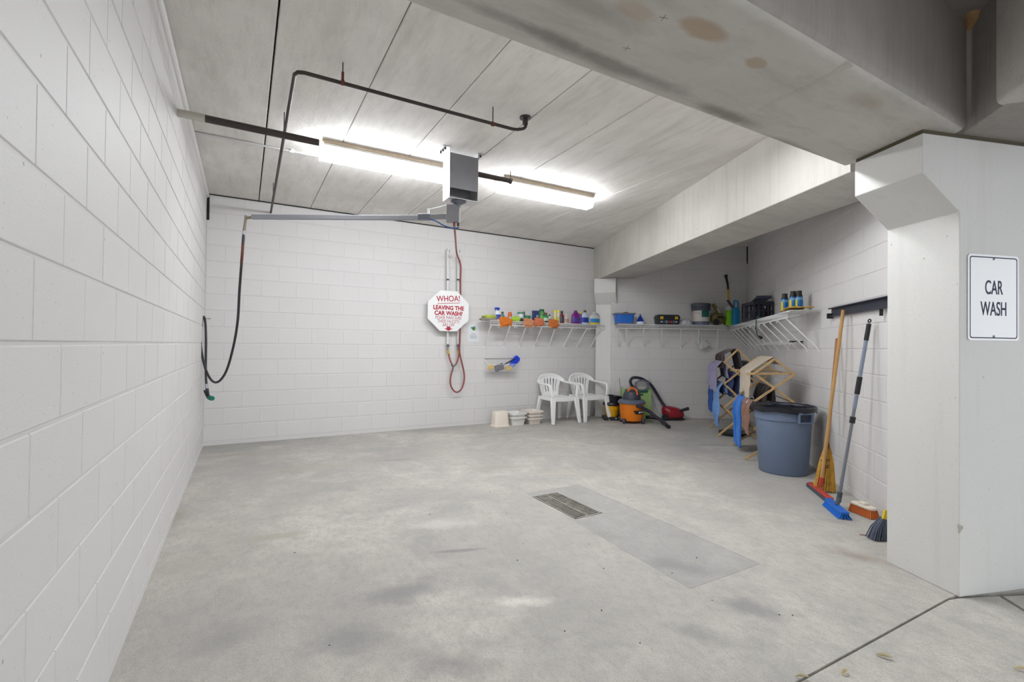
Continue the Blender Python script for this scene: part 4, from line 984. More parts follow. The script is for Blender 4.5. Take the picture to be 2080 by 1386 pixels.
MB().bar([hy(1477.5, 610, 8.0), hy(1489, 625, 7.9)], .035, .02, (1, 0, 1)).build('handle', mat('brown_handle', (58, 42, 44), .5), t, bevel=.006)
# ---- right-wall shelf goods (FR)
def fr(px, py, off): s, z = FR.hit(px, py, off); return s, z
# black crate
cs0 = FR.hit(1503, 655, DEP-.02)[0]; cs1 = FR.hit(1528, 640, DEP-.02)[0]
cs1 = FR.hit(1576, 640, .12)[0]
cs0 = FR.hit(1527, 648, DEP-.01)[0]-.42
t = thing('milk_crate', 'black plastic crate with open lattice sides on the right wall shelf', 'crate', loc=FR.p(cs0+.2, SHZ, .15))
mcr = mat('crate_black', (42, 44, 56), .45)
ca, cb = cs0, FR.hit(1525, 648, DEP-.01)[0]+.0; L = .42; W = .285; H = .27
MC = FR.mat(cs0, SHZ+.002, 0) @ Matrix.Translation((L, -.02, 0)) @ Matrix.Rotation(math.radians(11), 4, 'Z') @ Matrix.Translation((-L, .02, 0))
def crate_side(mb, M, L, H):
    T = .012
    mb.box((L/2, 0, .02), (L, T, .04), M); mb.box((L/2, 0, H-.02), (L, T, .045), M)
    mb.box((L/2, 0, H*.5), (L, T, .012), M)
    n = 4
    for i in range(n+1): mb.box((L*i/n*.96+L*.02, 0, H/2), (.022, T, H), M)
b = MB(); crate_side(b, MC @ Matrix.Translation((0, -DEP+.02, 0)), L, H); b.build('long_side', mcr, t)
b = MB(); crate_side(b, MC @ Matrix.Translation((0, -.02, 0)), L, H); b.build('long_side', mcr, t)
b = MB(); crate_side(b, MC @ Matrix.Translation((L, -.02, 0)) @ Matrix.Rotation(-PI/2, 4, 'Z'), W-.02, H); b.build('short_side', mcr, t)
b = MB(); crate_side(b, MC @ Matrix.Translation((0, -.02, 0)) @ Matrix.Rotation(-PI/2, 4, 'Z'), W-.02, H); b.build('short_side', mcr, t)
b = MB(); b.box((L/2, -W/2-.005, .006), (L, W-.02, .01), MC); b.build('crate_floor', mcr, t)
# things in / on crate
blob('folded_tarp', 'dark navy folded tarp packed inside the black crate', 'tarp', FR.p(cs0+.17, SHZ+.02, .15), .12, .1, .13, cloth('tarp_navy', (40, 42, 66)), FR, 21, .2)
t = thing('windshield_shade', 'slate blue folded panel lying on top of the black crate', 'panel', loc=FR.p(cs0+.1, SHZ+H, .15))
M5 = FR.mat(cs0+.05, SHZ+H+.03, .1) @ Matrix.Rotation(.0, 4, 'Y')
b = MB(); b.box((.12, -.03, .01), (.42, .2, .016), M5 @ Matrix.Rotation(-.10, 4, 'Y')); b.build('folded_panel', mat('slate_blue', (66, 72, 98), .5), t, bevel=.006)
MB().tube([M5 @ V((.33, -.13, .04)), M5 @ V((.33, .07, .04))], .022, 12).build('rolled_edge', mat('slate_blue', (66, 72, 98)), t)
# teal cord
t = thing('extension_cord', 'dark teal cord coiled beside the crate with its plug hanging below', 'cord', loc=FR.p(cs0+L+.06, SHZ, .2))
pts = []
for k in range(60):
    a = k*.42; pts.append(FR.p(cs0+L+.13+.13*math.cos(a)+.015*math.sin(k), SHZ+.012+.02*(k/60)+.006*math.sin(a*2.3), .17+.09*math.sin(a)))
sx1 = FR.hit(1541, 640, DEP)[0]
hang = [hy(1537, 641, 5.95), hy(1536, 655, 5.9), hy(1535, 668, 5.9), hy(1537.5, 679, 5.92), hy(1541, 685, 5.95)]
s1_, _ = FR.hit(1538, 645, DEP+.02)
hang = [FR.p(FR.hit(x, y, DEP+.02)[0], FR.hit(x, y, DEP+.02)[1], DEP+.02) for x, y in ((1538, 643), (1536, 655), (1535.5, 668), (1538, 679), (1541, 684))]
MB().tube(curve(pts[::3]+[FR.p(s1_, SHZ+.02, DEP-.02)]+hang, 5), .006, 8).build('cord', mat('cord_teal', (38, 80, 80), .5), t)
MB().tube([hang[-1]-V((0, 0, -.004)), FR.p(*FR.hit(1546, 686.5, DEP+.02), DEP+.02)], [.012, .02], 10).build('plug', mat('tool_black', (30, 30, 34)), t)
# wipes/spray cans
def wip(px, ytop, wpx, off, label, two=False):
    s, z = FR.hit(px, 618, off); loc = FR.p(s, SHZ+.016, off); h = (FR.hit(px, ytop, off)[1]-SHZ-.016); Y = loc.y
    r = wpx*Y/FPX/2/1.12
    M = FR.mat(0, 0).to_3x3().to_4x4(); M.translation = loc
    t = thing('spray_can', label, 'can', M=M, group='blue cans on the right wall shelf')
    b = MB(); b.lathe([(r*.95, 0), (r, .005), (r, h*.68), (r*.9, h*.72)], 20); b.build('body', mat('can_blue', (34, 112, 180), .3, .2), t, True)
    b = MB(); b.lathe([(r*.93, h*.68), (r*.93, h*.74), (r*.75, h*.86), (r*.72, h)], 20); b.build('cap', mat('tool_black', (30, 30, 34)), t, True)
    b = MB(); n = 8; vs = []
    for zz_ in (h*.08, h*.58):
        for k in range(n+1): a = -PI*.72+PI*.34*k/n+.5; vs.append((r*1.02*math.cos(a), r*1.02*math.sin(a), zz_))
    b.add(vs, [[k, k+1, n+2+k, n+1+k] for k in range(n)]); b.build('label', mat('can_yellow', (222, 206, 50), .4), t, True)
    b = MB(); b.lathe([(r*1.015, h*.56), (r*1.015, h*.66)], 20); b.build('label_band', mat('can_sky', (110, 170, 214), .35), t, True)
wip(1594, 597, 15, .2, 'blue spray can nearest the black crate, standing apart from the pair')
wip(1611, 592, 15, .17, 'middle blue spray can with black cap and yellow label')
wip(1623, 591, 15, .12, 'rightmost blue spray can, touching its neighbour near the shelf end')
# tray/board and yellow chamois
s1_ = rs1-.42
t = thing('shelf_board', 'thin white board lying under the blue cans on the right wall shelf', 'board', loc=FR.p(rs1-.2, SHZ, .15))
b = MB(); b.box((rs1-.21, -.15, SHZ+.008), (.46, .27, .008), FR.mat(0, 0)); b.build('board', mat('board_white', (208, 210, 206), .5), t, bevel=.002)
mb = MB(); ym = cloth('chamois_yellow', (216, 164, 38))
def ch_(u, v):
    s = rs1-.46+.5*u; off = DEP-.02-.20*v - .03*math.sin(u*7); z = SHZ+.018+.012*(1+noise.noise(V((u*6, v*5, 0))))+.02*max(0, math.sin(u*3.1-.6))*(1-abs(v-.5))
    return FR.p(s, z, off)
mb.grid(ch_, 30, 14); tag(mb.build('chamois_cloth', ym, solid=.006), 'yellow chamois cloth spread along the end of the right wall shelf', 'cloth')
# small wire rack hanging below shelf 3
t = thing('wire_rack', 'small white wire rack hanging under the right wall shelf', 'rack', loc=FR.p(FR.hit(1580, 697, .1)[0], 1.33, .1))
ra, rb_ = FR.hit(1552, 697, .03)[0], FR.hit(1613, 697, .1)[0]
for off in (.02, .06, .1, .14): MB().tube([FR.p(ra, 1.375-off*.35, off), FR.p(rb_, 1.375-off*.35, off)], .0045, 6).build('wire', mwire, t)
for k in range(5): s = ra+(rb_-ra)*k/4; MB().tube([FR.p(s, 1.372, .01), FR.p(s, 1.325, .145), FR.p(s, 1.30, .15)], .003, 6).build('wire', mwire, t)
b = MB(); b.box((rb_-.05, -.07, 1.355), (.09, .11, .018), FR.mat(0, 0)); b.build('black_clip', mat('tool_black', (30, 30, 34)), t)
# ------------------------------------------------------------------ wall basket with brushes
ba, bz1 = FB.hit(983, 728, .01); bb_, _ = FB.hit(1046, 730, .01); bz0 = FB.hit(1015, 755, .1)[1]
bz1 = FB.hit(1000, 729, .01)[1]
t = thing('wire_basket', 'small white wire basket fixed to the back wall under the long shelf', 'basket', loc=FB.p((ba+bb_)/2, bz0, .08))
BW = .16; zf = bz0+.12
for z, o0 in ((bz1, .008),): MB().tube([FB.p(ba, z, o0), FB.p(bb_, z, o0)], .0045, 6).build('back_rail', mat('wire_grey', (150, 146, 136), .5), t)
MB().tube([FB.p(ba, bz1, .01), FB.p(ba+.01, zf, BW), FB.p(bb_-.01, zf, BW), FB.p(bb_, bz1, .01)], .0035, 6).build('front_rim', mwire, t)
b = MB(); n = 22
for i in range(n+1):
    s = ba+(bb_-ba)*i/n; b.tube([FB.p(s, bz1, .008), FB.p(s, bz0, .03), FB.p(s, bz0, BW-.03), FB.p(s, zf, BW)], 0.0024, 4)
for k in range(5):
    z = bz0+(zf-bz0)*k/5; b.tube([FB.p(ba+.01, z, BW-.03*(1-k/5)), FB.p(bb_-.01, z, BW-.03*(1-k/5))], .0016, 4)
for k in range(7):
    z = bz0+(bz1-bz0)*k/7; b.tube([FB.p(ba, z, .01), FB.p(bb_, z, .01)], .0016, 4)
for k in range(4):
    b.tube([FB.p(ba, bz0, .04+.03*k), FB.p(bb_, bz0, .04+.03*k)], .0016, 4)
b.build('mesh_wires', mwire, t)['kind'] = 'stuff'
def bp(px, py, off): s, z = FB.hit(px, py, off); return FB.p(s, z, off)
t = thing('scrub_brush', 'royal blue paddle brush with long dark handle resting in the wall basket', 'brush', loc=bp(1030, 742, .09))
mb = MB(); mb.bar([bp(1036, 746, .09), bp(1043, 737, .09), bp(1050, 729, .09), bp(1053, 725, .09)], [.06, .11, .12, .08], .04, FB.x); mb.build('paddle', mat('brush_blue', (26, 66, 214), .4), t, bevel=.012)
mb = MB(); mb.tube([bp(1046, 729, .11), bp(1022, 742, .11), bp(1005, 751, .1)], .011, 8); mb.build('handle', mat('handle_dark', (44, 44, 62), .5), t)
b = MB(); b.box((0, 0, 0), (.17, .05, .11), FB.mat(*FB.hit(1014, 747, .085), .085) @ Matrix.Rotation(-.3, 4, 'Y')); tag(b.build('scrub_sponge', cloth('net_blue', (30, 34, 70)), bevel=.02), 'dark navy scrub pad lying in the middle of the wall basket', 'sponge')
b = MB(); b.box((0, 0, 0), (.10, .06, .075), FB.mat(*FB.hit(997, 746, .1), .1) @ Matrix.Rotation(-.5, 4, 'Y')); tag(b.build('sponge', cloth('sponge_yellow', (226, 184, 24)), bevel=.015), 'yellow sponge at the left end of the wall basket', 'sponge')
b = MB(); b.box((0, 0, 0), (.105, .06, .07), FB.mat(*FB.hit(1033, 748, .105), .105)); tag(b.build('sponge', cloth('sponge_yellow', (226, 184, 24)), bevel=.015), 'yellow sponge right of centre in the wall basket', 'sponge')
# ------------------------------------------------------------------ chairs
mch = mat('chair_plastic', (250, 250, 249), .38)
def make_chair():
    t = thing('plastic_armchair', 'x', 'chair', loc=(0, 0, 0), group='white plastic armchairs against the back wall')
    def side(s):
        return V((s, 0, 0))
    mb = MB()
    seat = [(-.235, -.23), (.235, -.23), (.215, .19), (.15, .215), (-.15, .215), (-.215, .19)]
    mb.prism(seat, .405, .425); mb.prism([(-.235, -.245), (.235, -.245), (.24, -.225), (-.24, -.225)], .36, .425)
    for s in (-1, 1): mb.bar([(s*.235, -.23, .395), (s*.215, .19, .395)], .012, .055, (1, 0, 0))
    mb.build('seat', mch, t, True, bevel=.008)
    for s in (-1, 1):
        mb = MB(); mb.bar([(s*.232, -.225, .42), (s*.25, -.255, .21), (s*.268, -.285, 0)], [.095, .075, .055], [.045, .04, .032], (1, .0, 0)); mb.build('leg', mch, t, True, bevel=.008)
        mb = MB(); mb.bar([(s*.205, .19, .42), (s*.225, .235, .2), (s*.24, .27, 0)], [.07, .058, .045], [.045, .04, .032], (1, 0, 0)); mb.build('leg', mch, t, True, bevel=.008)
        mb = MB()
        pts = curve([(s*.24, -.235, .43), (s*.262, -.225, .55), (s*.272, -.19, .625), (s*.285, -.06, .64), (s*.286, .06, .645), (s*.262, .165, .660), (s*.235, .205, .688)], 5)
        mb.bar(pts, .05, .026, [V((1, -.35*s*0, 0))]*len(pts)); mb.build('armrest', mch, t, True, bevel=.009)
    arch = curve([(-.262, .165, .662), (-.225, .212, .70), (-.13, .25, .742), (0, .262, .756), (.13, .25, .742), (.225, .212, .70), (.262, .165, .662)], 5)
    aw = [.045+.05*math.sin(PI*i/(len(arch)-1))**.7 for i in range(len(arch))]
    mb = MB(); mb.bar(arch, aw, .024, [V((0, -.15, 1))]*len(arch)); mb.build('backrest_top', mch, t, True, bevel=.008)
    mb = MB()
    for i in range(7):
        u = (i-3)/3; top = V((u*.19, .25-.025*u*u, .735-.04*u*u)); bot = V((u*.14, .2, .42))
        mb.bar([top, top.lerp(bot, .5)+V((0, .015, 0)), bot], [.037, .032, .029] if abs(u) < .99 else [.07, .06, .055], .014, (1, 0, 0))
    mb.box((0, .205, .455), (.32, .018, .07)); mb.build('backrest', mch, t, True, bevel=.004)
    return t
ch0 = make_chair()
def place_chair(o, fl_, fr_, label, dz=0):
    a, b = hz(*fl_), hz(*fr_); c = (a+b)/2; xd = FB.x
    y = -FB.n
    M = Matrix((xd, y, V((0, 0, 1)))).transposed().to_4x4(); M.translation = c+y*.285; M.translation.z = 0
    o.matrix_basis = M; o['label'] = label
ch1 = copy_tree(ch0)
place_chair(ch0, (1121, 863.5), (1180, 859), 'white plastic armchair nearer the stacked basins, left of its twin')
place_chair(ch1, (1187.5, 859), (1240, 854), 'white plastic armchair nearer the corner column, right of its twin')
# ------------------------------------------------------------------ basins on the floor
mbe = mat('bin_beige', (236, 226, 212), .5); mgb = mat('basin_pale', (232, 231, 227), .45); mpk = mat('basin_pinkish', (232, 222, 213), .45)
def fl(px, py): return hz(px, py)
c = fl(1021, 867)-FB.n*.09; M = FB.mat(0, 0).to_3x3().to_4x4(); M.translation = V((c.x, c.y, 0))
t = thing('waste_basket', 'beige waste basket standing upside down left of the stacked basins', 'basket', M=M)
b = MB(); loft(b, [rrb(.265, .2, .05, 0), rrb(.262, .198, .05, .02), rrb(.225, .165, .045, .225), rrb(.21, .15, .04, .235)], True, True); b.build('body', mbe, t, True)
b = MB(); loft(b, [rrb(.285, .22, .055, 0), rrb(.285, .22, .055, .012), rrb(.262, .198, .05, .02)], True, False); b.build('rim', mbe, t, True)
def basin(c, L, W, H, m, label, n, rot=0, name='wash_basin', z=0):
    M = FB.mat(0, 0).to_3x3().to_4x4() @ Matrix.Rotation(rot, 4, 'Z'); M.translation = V((c.x, c.y, z))
    t = thing(name, label, 'basin', M=M, group='dish basins on the floor by the chairs')
    b = MB(); k = .82
    loft(b, [rrb(L*k, W*k, .04, 0), rrb(L, W, .05, H), rrb(L-.01, W-.01, .045, H), rrb(L*k-.01, W*k-.01, .035, .01)], True, True); b.build('tub', m, t, True)
    b = MB(); loft(b, [rrb(L, W, .05, H-.022), rrb(L+.035, W+.035, .06, H-.02), rrb(L+.035, W+.035, .06, H), rrb(L-.01, W-.01, .045, H), ], False); b.build('rim', m, t, True)
    return t
c = fl(1056.5, 865)-FB.n*.16
basin(c, .265, .30, .135, mgb, 'pale grey rectangular basin under another, left stack beside the chairs', 0)
basin(c, .275, .31, .12, mgb, 'pale grey basin nested on top of the left stack', 0, z=.075)
c = fl(1090, 862)-FB.n*.15
basin(c, .25, .29, .10, mpk, 'lowest pinkish basin of the right stack nearest the chair leg', 0)
basin(c, .26, .30, .10, mpk, 'middle pinkish basin of the right stack of three', 0, z=.052)
basin(c, .27, .31, .11, mpk, 'topmost pinkish basin of the right stack, open side up', 0, z=.098)
# ------------------------------------------------------------------ buckets, vacs, green box
c = fl(1243, 853)+V((0, .035, 0)); c.z = 0
t = thing('step_base', 'low black plastic base under the yellow bucket', 'stand', loc=c)
b = MB(); b.box((c.x, c.y, .03), (.30, .26, .06)); b.build('base', mat('black_satin', (28, 30, 40), .4), t, bevel=.01)
b = MB(); b.box((c.x+.05, c.y-.132, .04), (.02, .004, .018)); b.build('sticker', mwhite, t)
t = thing('yellow_bucket', 'yellow bucket with black rim standing behind the white chair leg', 'bucket', loc=c+V((0, 0, .06)))
b = MB(); b.lathe([(.095, .06), (.10, .08), (.115, .17), (.125, .175), (.13, .25), (.14, .255)], 24, c=(c.x, c.y, 0)); b.build('body', mat('bucket_yellow', (222, 168, 18), .4), t)
b = MB(); b.lathe([(.14, .25), (.155, .27), (.15, .3), (.14, .31)], 24, c=(c.x, c.y, 0)); b.build('rim', mat('black_satin', (28, 30, 40)), t)
t = thing('black_bucket', 'black bucket nested askew inside the yellow bucket', 'bucket', loc=c+V((0, 0, .3)))
b = MB(); b.lathe([(.11, 0), (.135, .12), (.14, .125), (.13, .12), (.105, .02)], 24, Matrix.Translation(c+V((.03, 0, .295))) @ Matrix.Rotation(.1, 4, 'Y')); b.build('body', mat('black_satin', (28, 30, 40)), t)
# green box (cabinet cleaner machine)
g0, g1 = hy(1262, 800, 8.36), hy(1322, 800, 8.36); zt_g = hy(1290, 790, 8.36).z
c = V(((g0.x+g1.x)/2, 8.38, 0)); wg = g1.x-g0.x
t = thing('green_cleaner', 'pale green carpet cleaner box with dark green top standing against the wall', 'machine', loc=c)
b = MB(); b.box((c.x, c.y, zt_g/2), (wg, .14, zt_g)); b.build('body', mat('pale_green', (158, 190, 122), .5), t, bevel=.01)
b = MB(); b.box((c.x-.01, c.y-.075, zt_g-.035), (wg*.76, .02, .055)); b.build('top_panel', mat('dark_green', (10, 110, 72), .45), t, bevel=.004)
b = MB(); b.box((c.x-.03, c.y, zt_g+.012), (wg*.8, .13, .026)); b.build('cap', mat('cream', (206, 200, 190), .5), t, bevel=.005)
b = MB(); b.tube([hy(1258, 768, 8.4), hy(1262, 800, 8.38)], .006, 6); b.build('rod', mat('steel_grey', (150, 150, 156)), t)
# wet vac
c = fl(1289, 862); c = V((c.x-.01, c.y+.16, 0)); R = .198
t = thing('wet_dry_vacuum', 'orange wet and dry vacuum with dark grey motor head and black hose', 'vacuum', loc=c)
mor = mat('vac_orange', (232, 126, 22), .38); mdg = mat('vac_dark', (62, 64, 78), .45); mrim = mat('vac_rim', (98, 106, 122), .45)
b = MB(); b.lathe([(R*.88, .045), (R*.93, .07), (R*1.04, .31), (R*1.06, .33)], 32, c=(c.x, c.y, 0)); b.build('drum', mor, t)
b = MB(); b.lathe([(R*1.08, .325), (R*1.16, .335), (R*1.16, .355), (R*1.02, .385), (R*.8, .395)], 32, c=(c.x, c.y, 0)); b.build('lid_rim', mrim, t)
b = MB(); b.lathe([(R*.76, .385), (R*.74, .45), (R*.62, .52), (R*.4, .545)], 24, c=(c.x, c.y, 0)); b.build('motor_head', mdg, t)
b = MB(); b.bar(curve([c+V((-.09, -.04, .5)), c+V((-.03, -.06, .585)), c+V((.05, -.07, .56)), c+V((.06, -.13, .47))], 5), .045, .03, (0, 1, .3)); b.build('carry_handle', mat('vac_handle', (214, 104, 40), .4), t, bevel=.008)
b = MB(); b.box(c+V((.14, .02, .47)), (.1, .06, .03)); b.build('latch', mdg, t, bevel=.005)
for s, yy in ((-1, -.6), (1, -.6), (-1, .6), (1, .6)):
    q = c+V((s*R*.8, yy*R, 0))
    b = MB(); b.lathe([(.03, -.018), (.034, -.01), (.034, .01), (.03, .018)], 16, Matrix.Translation(q+V((0, -.01, .034))) @ Matrix.Rotation(PI/2, 4, 'Y')); o = b.build('caster', mdg, t)
    b = MB(); b.lathe([(.04, 0), (.035, .035)], 14, Matrix.Translation(q+V((0, 0, .05)))); b.build('caster_foot', mdg, o)
# front label
b = MB(); n = 10; vs = []
for z, k0_, k1_ in ((.165, -.47, -.13), (.225, -.54, -.10)):
    for k in range(n+1): a = PI*(k0_+(k1_-k0_)*k/n); vs.append((c.x+R*1.02*math.cos(a), c.y+R*1.02*math.sin(a), z))
b.add(vs, [[k, k+1, n+2+k, n+1+k] for k in range(n)]); b.build('badge', mat('badge_black', (32, 32, 36), .4), t)
aa = -.31*PI; MT = Matrix.Translation(c+V((R*1.035*math.cos(aa), R*1.035*math.sin(aa), .196))) @ Matrix.Rotation(aa+PI/2, 4, 'Z') @ Matrix.Rotation(PI/2, 4, 'X')
text('RIDGID', .042, MT, mat('badge_white', (230, 230, 230), .4), t, .9, .001, ext=.001)
hp = [c+V((.05, -R*1.02, .245)), c+V((.08, -R*1.18, .235)), hy(1318, 835, 8.0-.1), hy(1332, 850, 7.85)]
a0 = hz(1357, 867, .03); 
MB().tube(curve([c+V((.035, -R*.98, .305)), c+V((.07, -R*1.14, .30)), V((hy(1318, 836, 7.75))), V((hy(1335, 849, 7.7))), V((hy(1347, 857, 7.65))), a0], 6), [.027]*31, 12).build('hose', mat('vac_hose', (44, 42, 54), .5), t)
b = MB(); b.tube([a0+V((-.03, .0, .03)), a0, a0+V((.02, -.02, 0))], [.026, .03, .028], 12); b.build('nozzle', mat('black_satin', (28, 30, 40)), t)
# crevice floor tool beside
w0 = hz(1326, 852, .03)
b = MB(); b.tube(curve([hy(1312, 848, 8.05), hy(1325, 848, 8.0), hy(1342, 853, 7.95), hy(1352, 864, 7.75)], 6), .03, 10)
tag(b.build('vacuum_wand', mat('black_satin', (28, 30, 40))), 'black vacuum wand lying on the floor behind the orange vacuum hose', 'wand')
# red canister vacuum
rc = hz(1364, 852); c = V((rc.x, rc.y-.07, 0))
t = thing('canister_vacuum', 'dark red canister vacuum lying against the alcove wall', 'vacuum', loc=c)
mrd = mat('vac_red', (150, 22, 40), .28, coat=.5)
b = MB()
def can(u, v):
    a = u*2*PI; q = (v-.5)*PI; x, y, z = math.cos(a)*math.cos(q), math.sin(a)*math.cos(q), math.sin(q)
    x = math.copysign(abs(x)**.7, x); z = math.copysign(abs(z)**.7, z)
    return c+V((x*.19+z*-.03, y*.12, .125+z*.115*(1-.25*x)))
b.grid(can, 32, 18); b.build('body', mrd, t)
b = MB(); b.box(c+V((0, 0, .03)), (.34, .2, .03)); b.build('base', mat('black_satin', (28, 30, 40)), t, bevel=.01)
for s in (-1,):
    b = MB(); b.lathe([(.05, -.02), (.055, 0), (.05, .02)], 18, Matrix.Translation(c+V((-.17, -.1, .06))) @ Matrix.Rotation(PI/2, 4, 'X')); b.build('wheel', mat('wheel_dkgreen', (26, 36, 42), .5), t)
Yw = 8.3
pts = [hy(1352, 828, 8.3), hy(1343, 815, 8.35), hy(1330, 793, 8.38), hy(1322, 782, 8.38), hy(1310, 773, 8.36), hy(1298, 768, 8.34), hy(1285, 768, 8.33), hy(1280.5, 776, 8.33), hy(1286, 787, 8.33), hy(1296, 793, 8.33)]
MB().tube(curve(pts, 7), .025, 12).build('hose', mat('vac_hose', (44, 42, 54)), t)
MB().tube([hy(1376, 836, 8.25), hy(1388, 833, 8.2), hy(1399, 830, 8.15)], [.02, .026, .03], 12).build('hose_handle', mat('black_satin', (28, 30, 40)), t)
# coiled power cord on the hose
cc = hy(1303, 783, 8.3); pts = []
for k in range(90):
    a = k*.36; r_c = .115+.02*math.sin(k*1.7); pts.append(cc+V((math.cos(a)*r_c, .01*math.sin(k*.9)-.02, math.sin(a)*r_c*.75)))
t = thing('power_cord', 'grey power cord coiled over the black vacuum hose above the green box', 'cord', loc=cc)
MB().tube(pts, .006, 6).build('cord', mat('cord_grey', (120, 124, 138), .45), t)
pts = curve([hy(1316, 780, 8.34), hy(1319, 772, 8.36), hy(1323, 778, 8.36), hy(1321, 792, 8.36), hy(1328, 815, 8.38), hy(1334, 832, 8.35), hy(1340, 845, 8.3)], 6)
MB().tube(pts, .0038, 6).build('cord_tail', mat('cord_grey', (120, 124, 138)), t)
# ------------------------------------------------------------------ trash can
c = hz(1598, 972); c = V((c.x+.115, c.y+.265, 0)); RT = .268; HT = .70
t = thing('trash_can', 'large round blue grey trash can lined with a black bag', 'can', loc=c)
mtc = mat('can_slate', (106, 122, 148), .5, bump=.05, bscale=30, var=.04)
b = MB(); b.lathe([(RT*.80, 0), (RT*.84, .012), (RT*.955, HT*.78), (RT*1.0, HT*.785), (RT*1.02, HT*.95), (RT*.97, HT*.95), (RT*.9, HT*.7), (RT*.78, .03)], 48, c=(c.x, c.y, 0)); b.build('body', mtc, t)
b = MB(); b.tube([c+V((math.cos(a)*RT*1.04, math.sin(a)*RT*1.04, HT*.955)) for a in [2*PI*k/40 for k in range(40)]], .016, 8, closed=True); b.build('rim', mat('can_rim', (40, 44, 60), .4), t)
for ang in (-1.35, 1.8):
    Mh = Matrix.Translation(c+V((math.cos(ang)*RT*1.03, math.sin(ang)*RT*1.03, HT*.84))) @ Matrix.Rotation(ang+PI/2, 4, 'Z')
    b = MB(); b.box((0, -.005, .045), (.16, .03, .018), Mh); b.box((0, -.005, -.045), (.16, .03, .012), Mh); b.box((-.075, -.005, 0), (.012, .03, .09), Mh); b.box((.075, -.005, 0), (.012, .03, .09), Mh)
    o = b.build('handle', mtc, t, bevel=.004)
    b = MB(); b.box((0, .008, 0), (.13, .01, .075), Mh); b.build('handle_recess', mat('can_dark', (44, 54, 74), .6), o)
mbag = mat('bag_black', (24, 26, 36), .22, bump=.5, bscale=18)
b = MB()
def bag(u, v):
    a = u*2*PI; w_ = noise.noise(V((math.cos(a)*5, math.sin(a)*5, v*3)))
    if v < .5:                              # outside skirt
        k = v*2; r = RT*(1.07+.03*w_*(1-k)+.02*k); z = HT*(.90+.04*noise.noise(V((math.cos(a)*2, math.sin(a)*2, 3))))*(1-k)+HT*.985*k
        r += .012
    else:
        k = (v-.5)*2; r = RT*(1.09-.16*min(1, k*8)-.10*k)+.012*w_*k; z = HT*(.985-.4*k)
    return c+V((math.cos(a)*r, math.sin(a)*r, z+.006*w_))
b.grid(bag, 80, 16); b.build('bin_liner', mbag, t)
b = MB(); b.lathe([(.001, HT*.56), (RT*.93, HT*.58)], 30, c=(c.x, c.y, 0)); b.build('liner_bottom', mbag, t)
# ------------------------------------------------------------------ drying racks
mwd = mat('rack_wood', (196, 164, 118), .6, var=.12, vscale=20)
WX = V((-FR.n.x, -FR.n.y, 0)); LX = -FR.x
def rack(o, length, zs, wid, label, apex, gname):
    t = thing('drying_rack', label, 'rack', loc=o, group='folding wooden drying racks')
    def N(a, l, z): return V((o.x, o.y, 0))+WX*a+LX*l+V((0, 0, z))
    xL, xR = wid*.12, wid*.88
    rails = []
    for fi, l in enumerate((0, length)):
        def bar(p, q, nm='slat', th=.012): MB().bar([p, q], .026, th, LX.cross(q-p)).build(nm, mwd, t, bevel=.002)
        z1, z2, z3 = zs
        bar(N(xL, l, z1), N(wid*.5, l, apex)); bar(N(xR, l+.014, z1), N(wid*.5, l+.014, apex))
        bar(N(xL, l+.014, z1), N(xR, l+.014, z2)); bar(N(xR, l, z1), N(xL, l, z2))
        bar(N(xL, l+.014, z2), N(xR, l+.014, z3)); bar(N(xR, l, z2), N(xL, l, z3))
        bar(N(xL, l+.014, z3), N(wid*1.04, l+.014, 0.012)); bar(N(xR, l, z3), N(-.03, l, 0.012))
        if gname == 'B': bar(N(xL-.08, l+.026, z1-.005), N(xR, l+.026, z1+.01), 'arm')
    for a, z in ((wid*.5, apex), (xL, zs[0]), (xR, zs[0]), (xL, zs[1]), (xR, zs[1]), (xL, zs[2]), (xR, zs[2]), (wid*.5, (zs[0]+zs[1])/2)):
        MB().tube([N(a, -.02, z), N(a, length+.03, z)], .007, 8).build('dowel', mwd, t)
    return t, N, xL, xR
ob = hz(1519, 936); oa = hz(1462, 888)
tb, NB, bL, bR = rack(ob, .85, (.985, .672, .36), .53, 'nearer wooden folding drying rack behind the trash can', 1.155, 'B')
ta, NA, aL, aR = rack(oa, .85, (1.07, .76, .42), .46, 'farther wooden folding drying rack in the alcove corner', 1.255, 'A')
def towel(N, a, z, l0, l1, df, db, m, label, name='towel', seed=0, th=.006, spread=.03, skew=0., tilt=0.):
    # draped over the dowel at (a,z): df = drop on room side (-a), db = drop on wall side
    mb = MB(); tot = df+db
    def f(u, v):
        l = l0+(l1-l0)*u; s = v*tot-df
        wv = math.sin(u*13+seed)*.5+math.sin(u*29+seed*2)*.25+noise.noise(V((u*5, v*4, seed)))*.8
        if s < 0:
            k = -s; x = -.012-min(k, .05)*.25-spread*min(1, k/.09)+wv*(.02+.25*spread)*min(1, k/.12); zz_ = z+.012-k*(1+.05*noise.noise(V((u*3, 0, seed))))
        else:
            k = s; x = .012+min(k, .05)*.25+spread*.5*min(1, k/.3)+wv*.02*min(1, k/.12); zz_ = z+.012-k
        l += skew*abs(s) + .02*noise.noise(V((v*5, u*2, seed+4)))
        if tilt and s < 0: zz_ += tilt*(-s)*(u-.5)
        return N(a+x, l, zz_)
    mb.grid(f, 40, 36); return tag(mb.build(name, m, solid=th), label, 'towel')
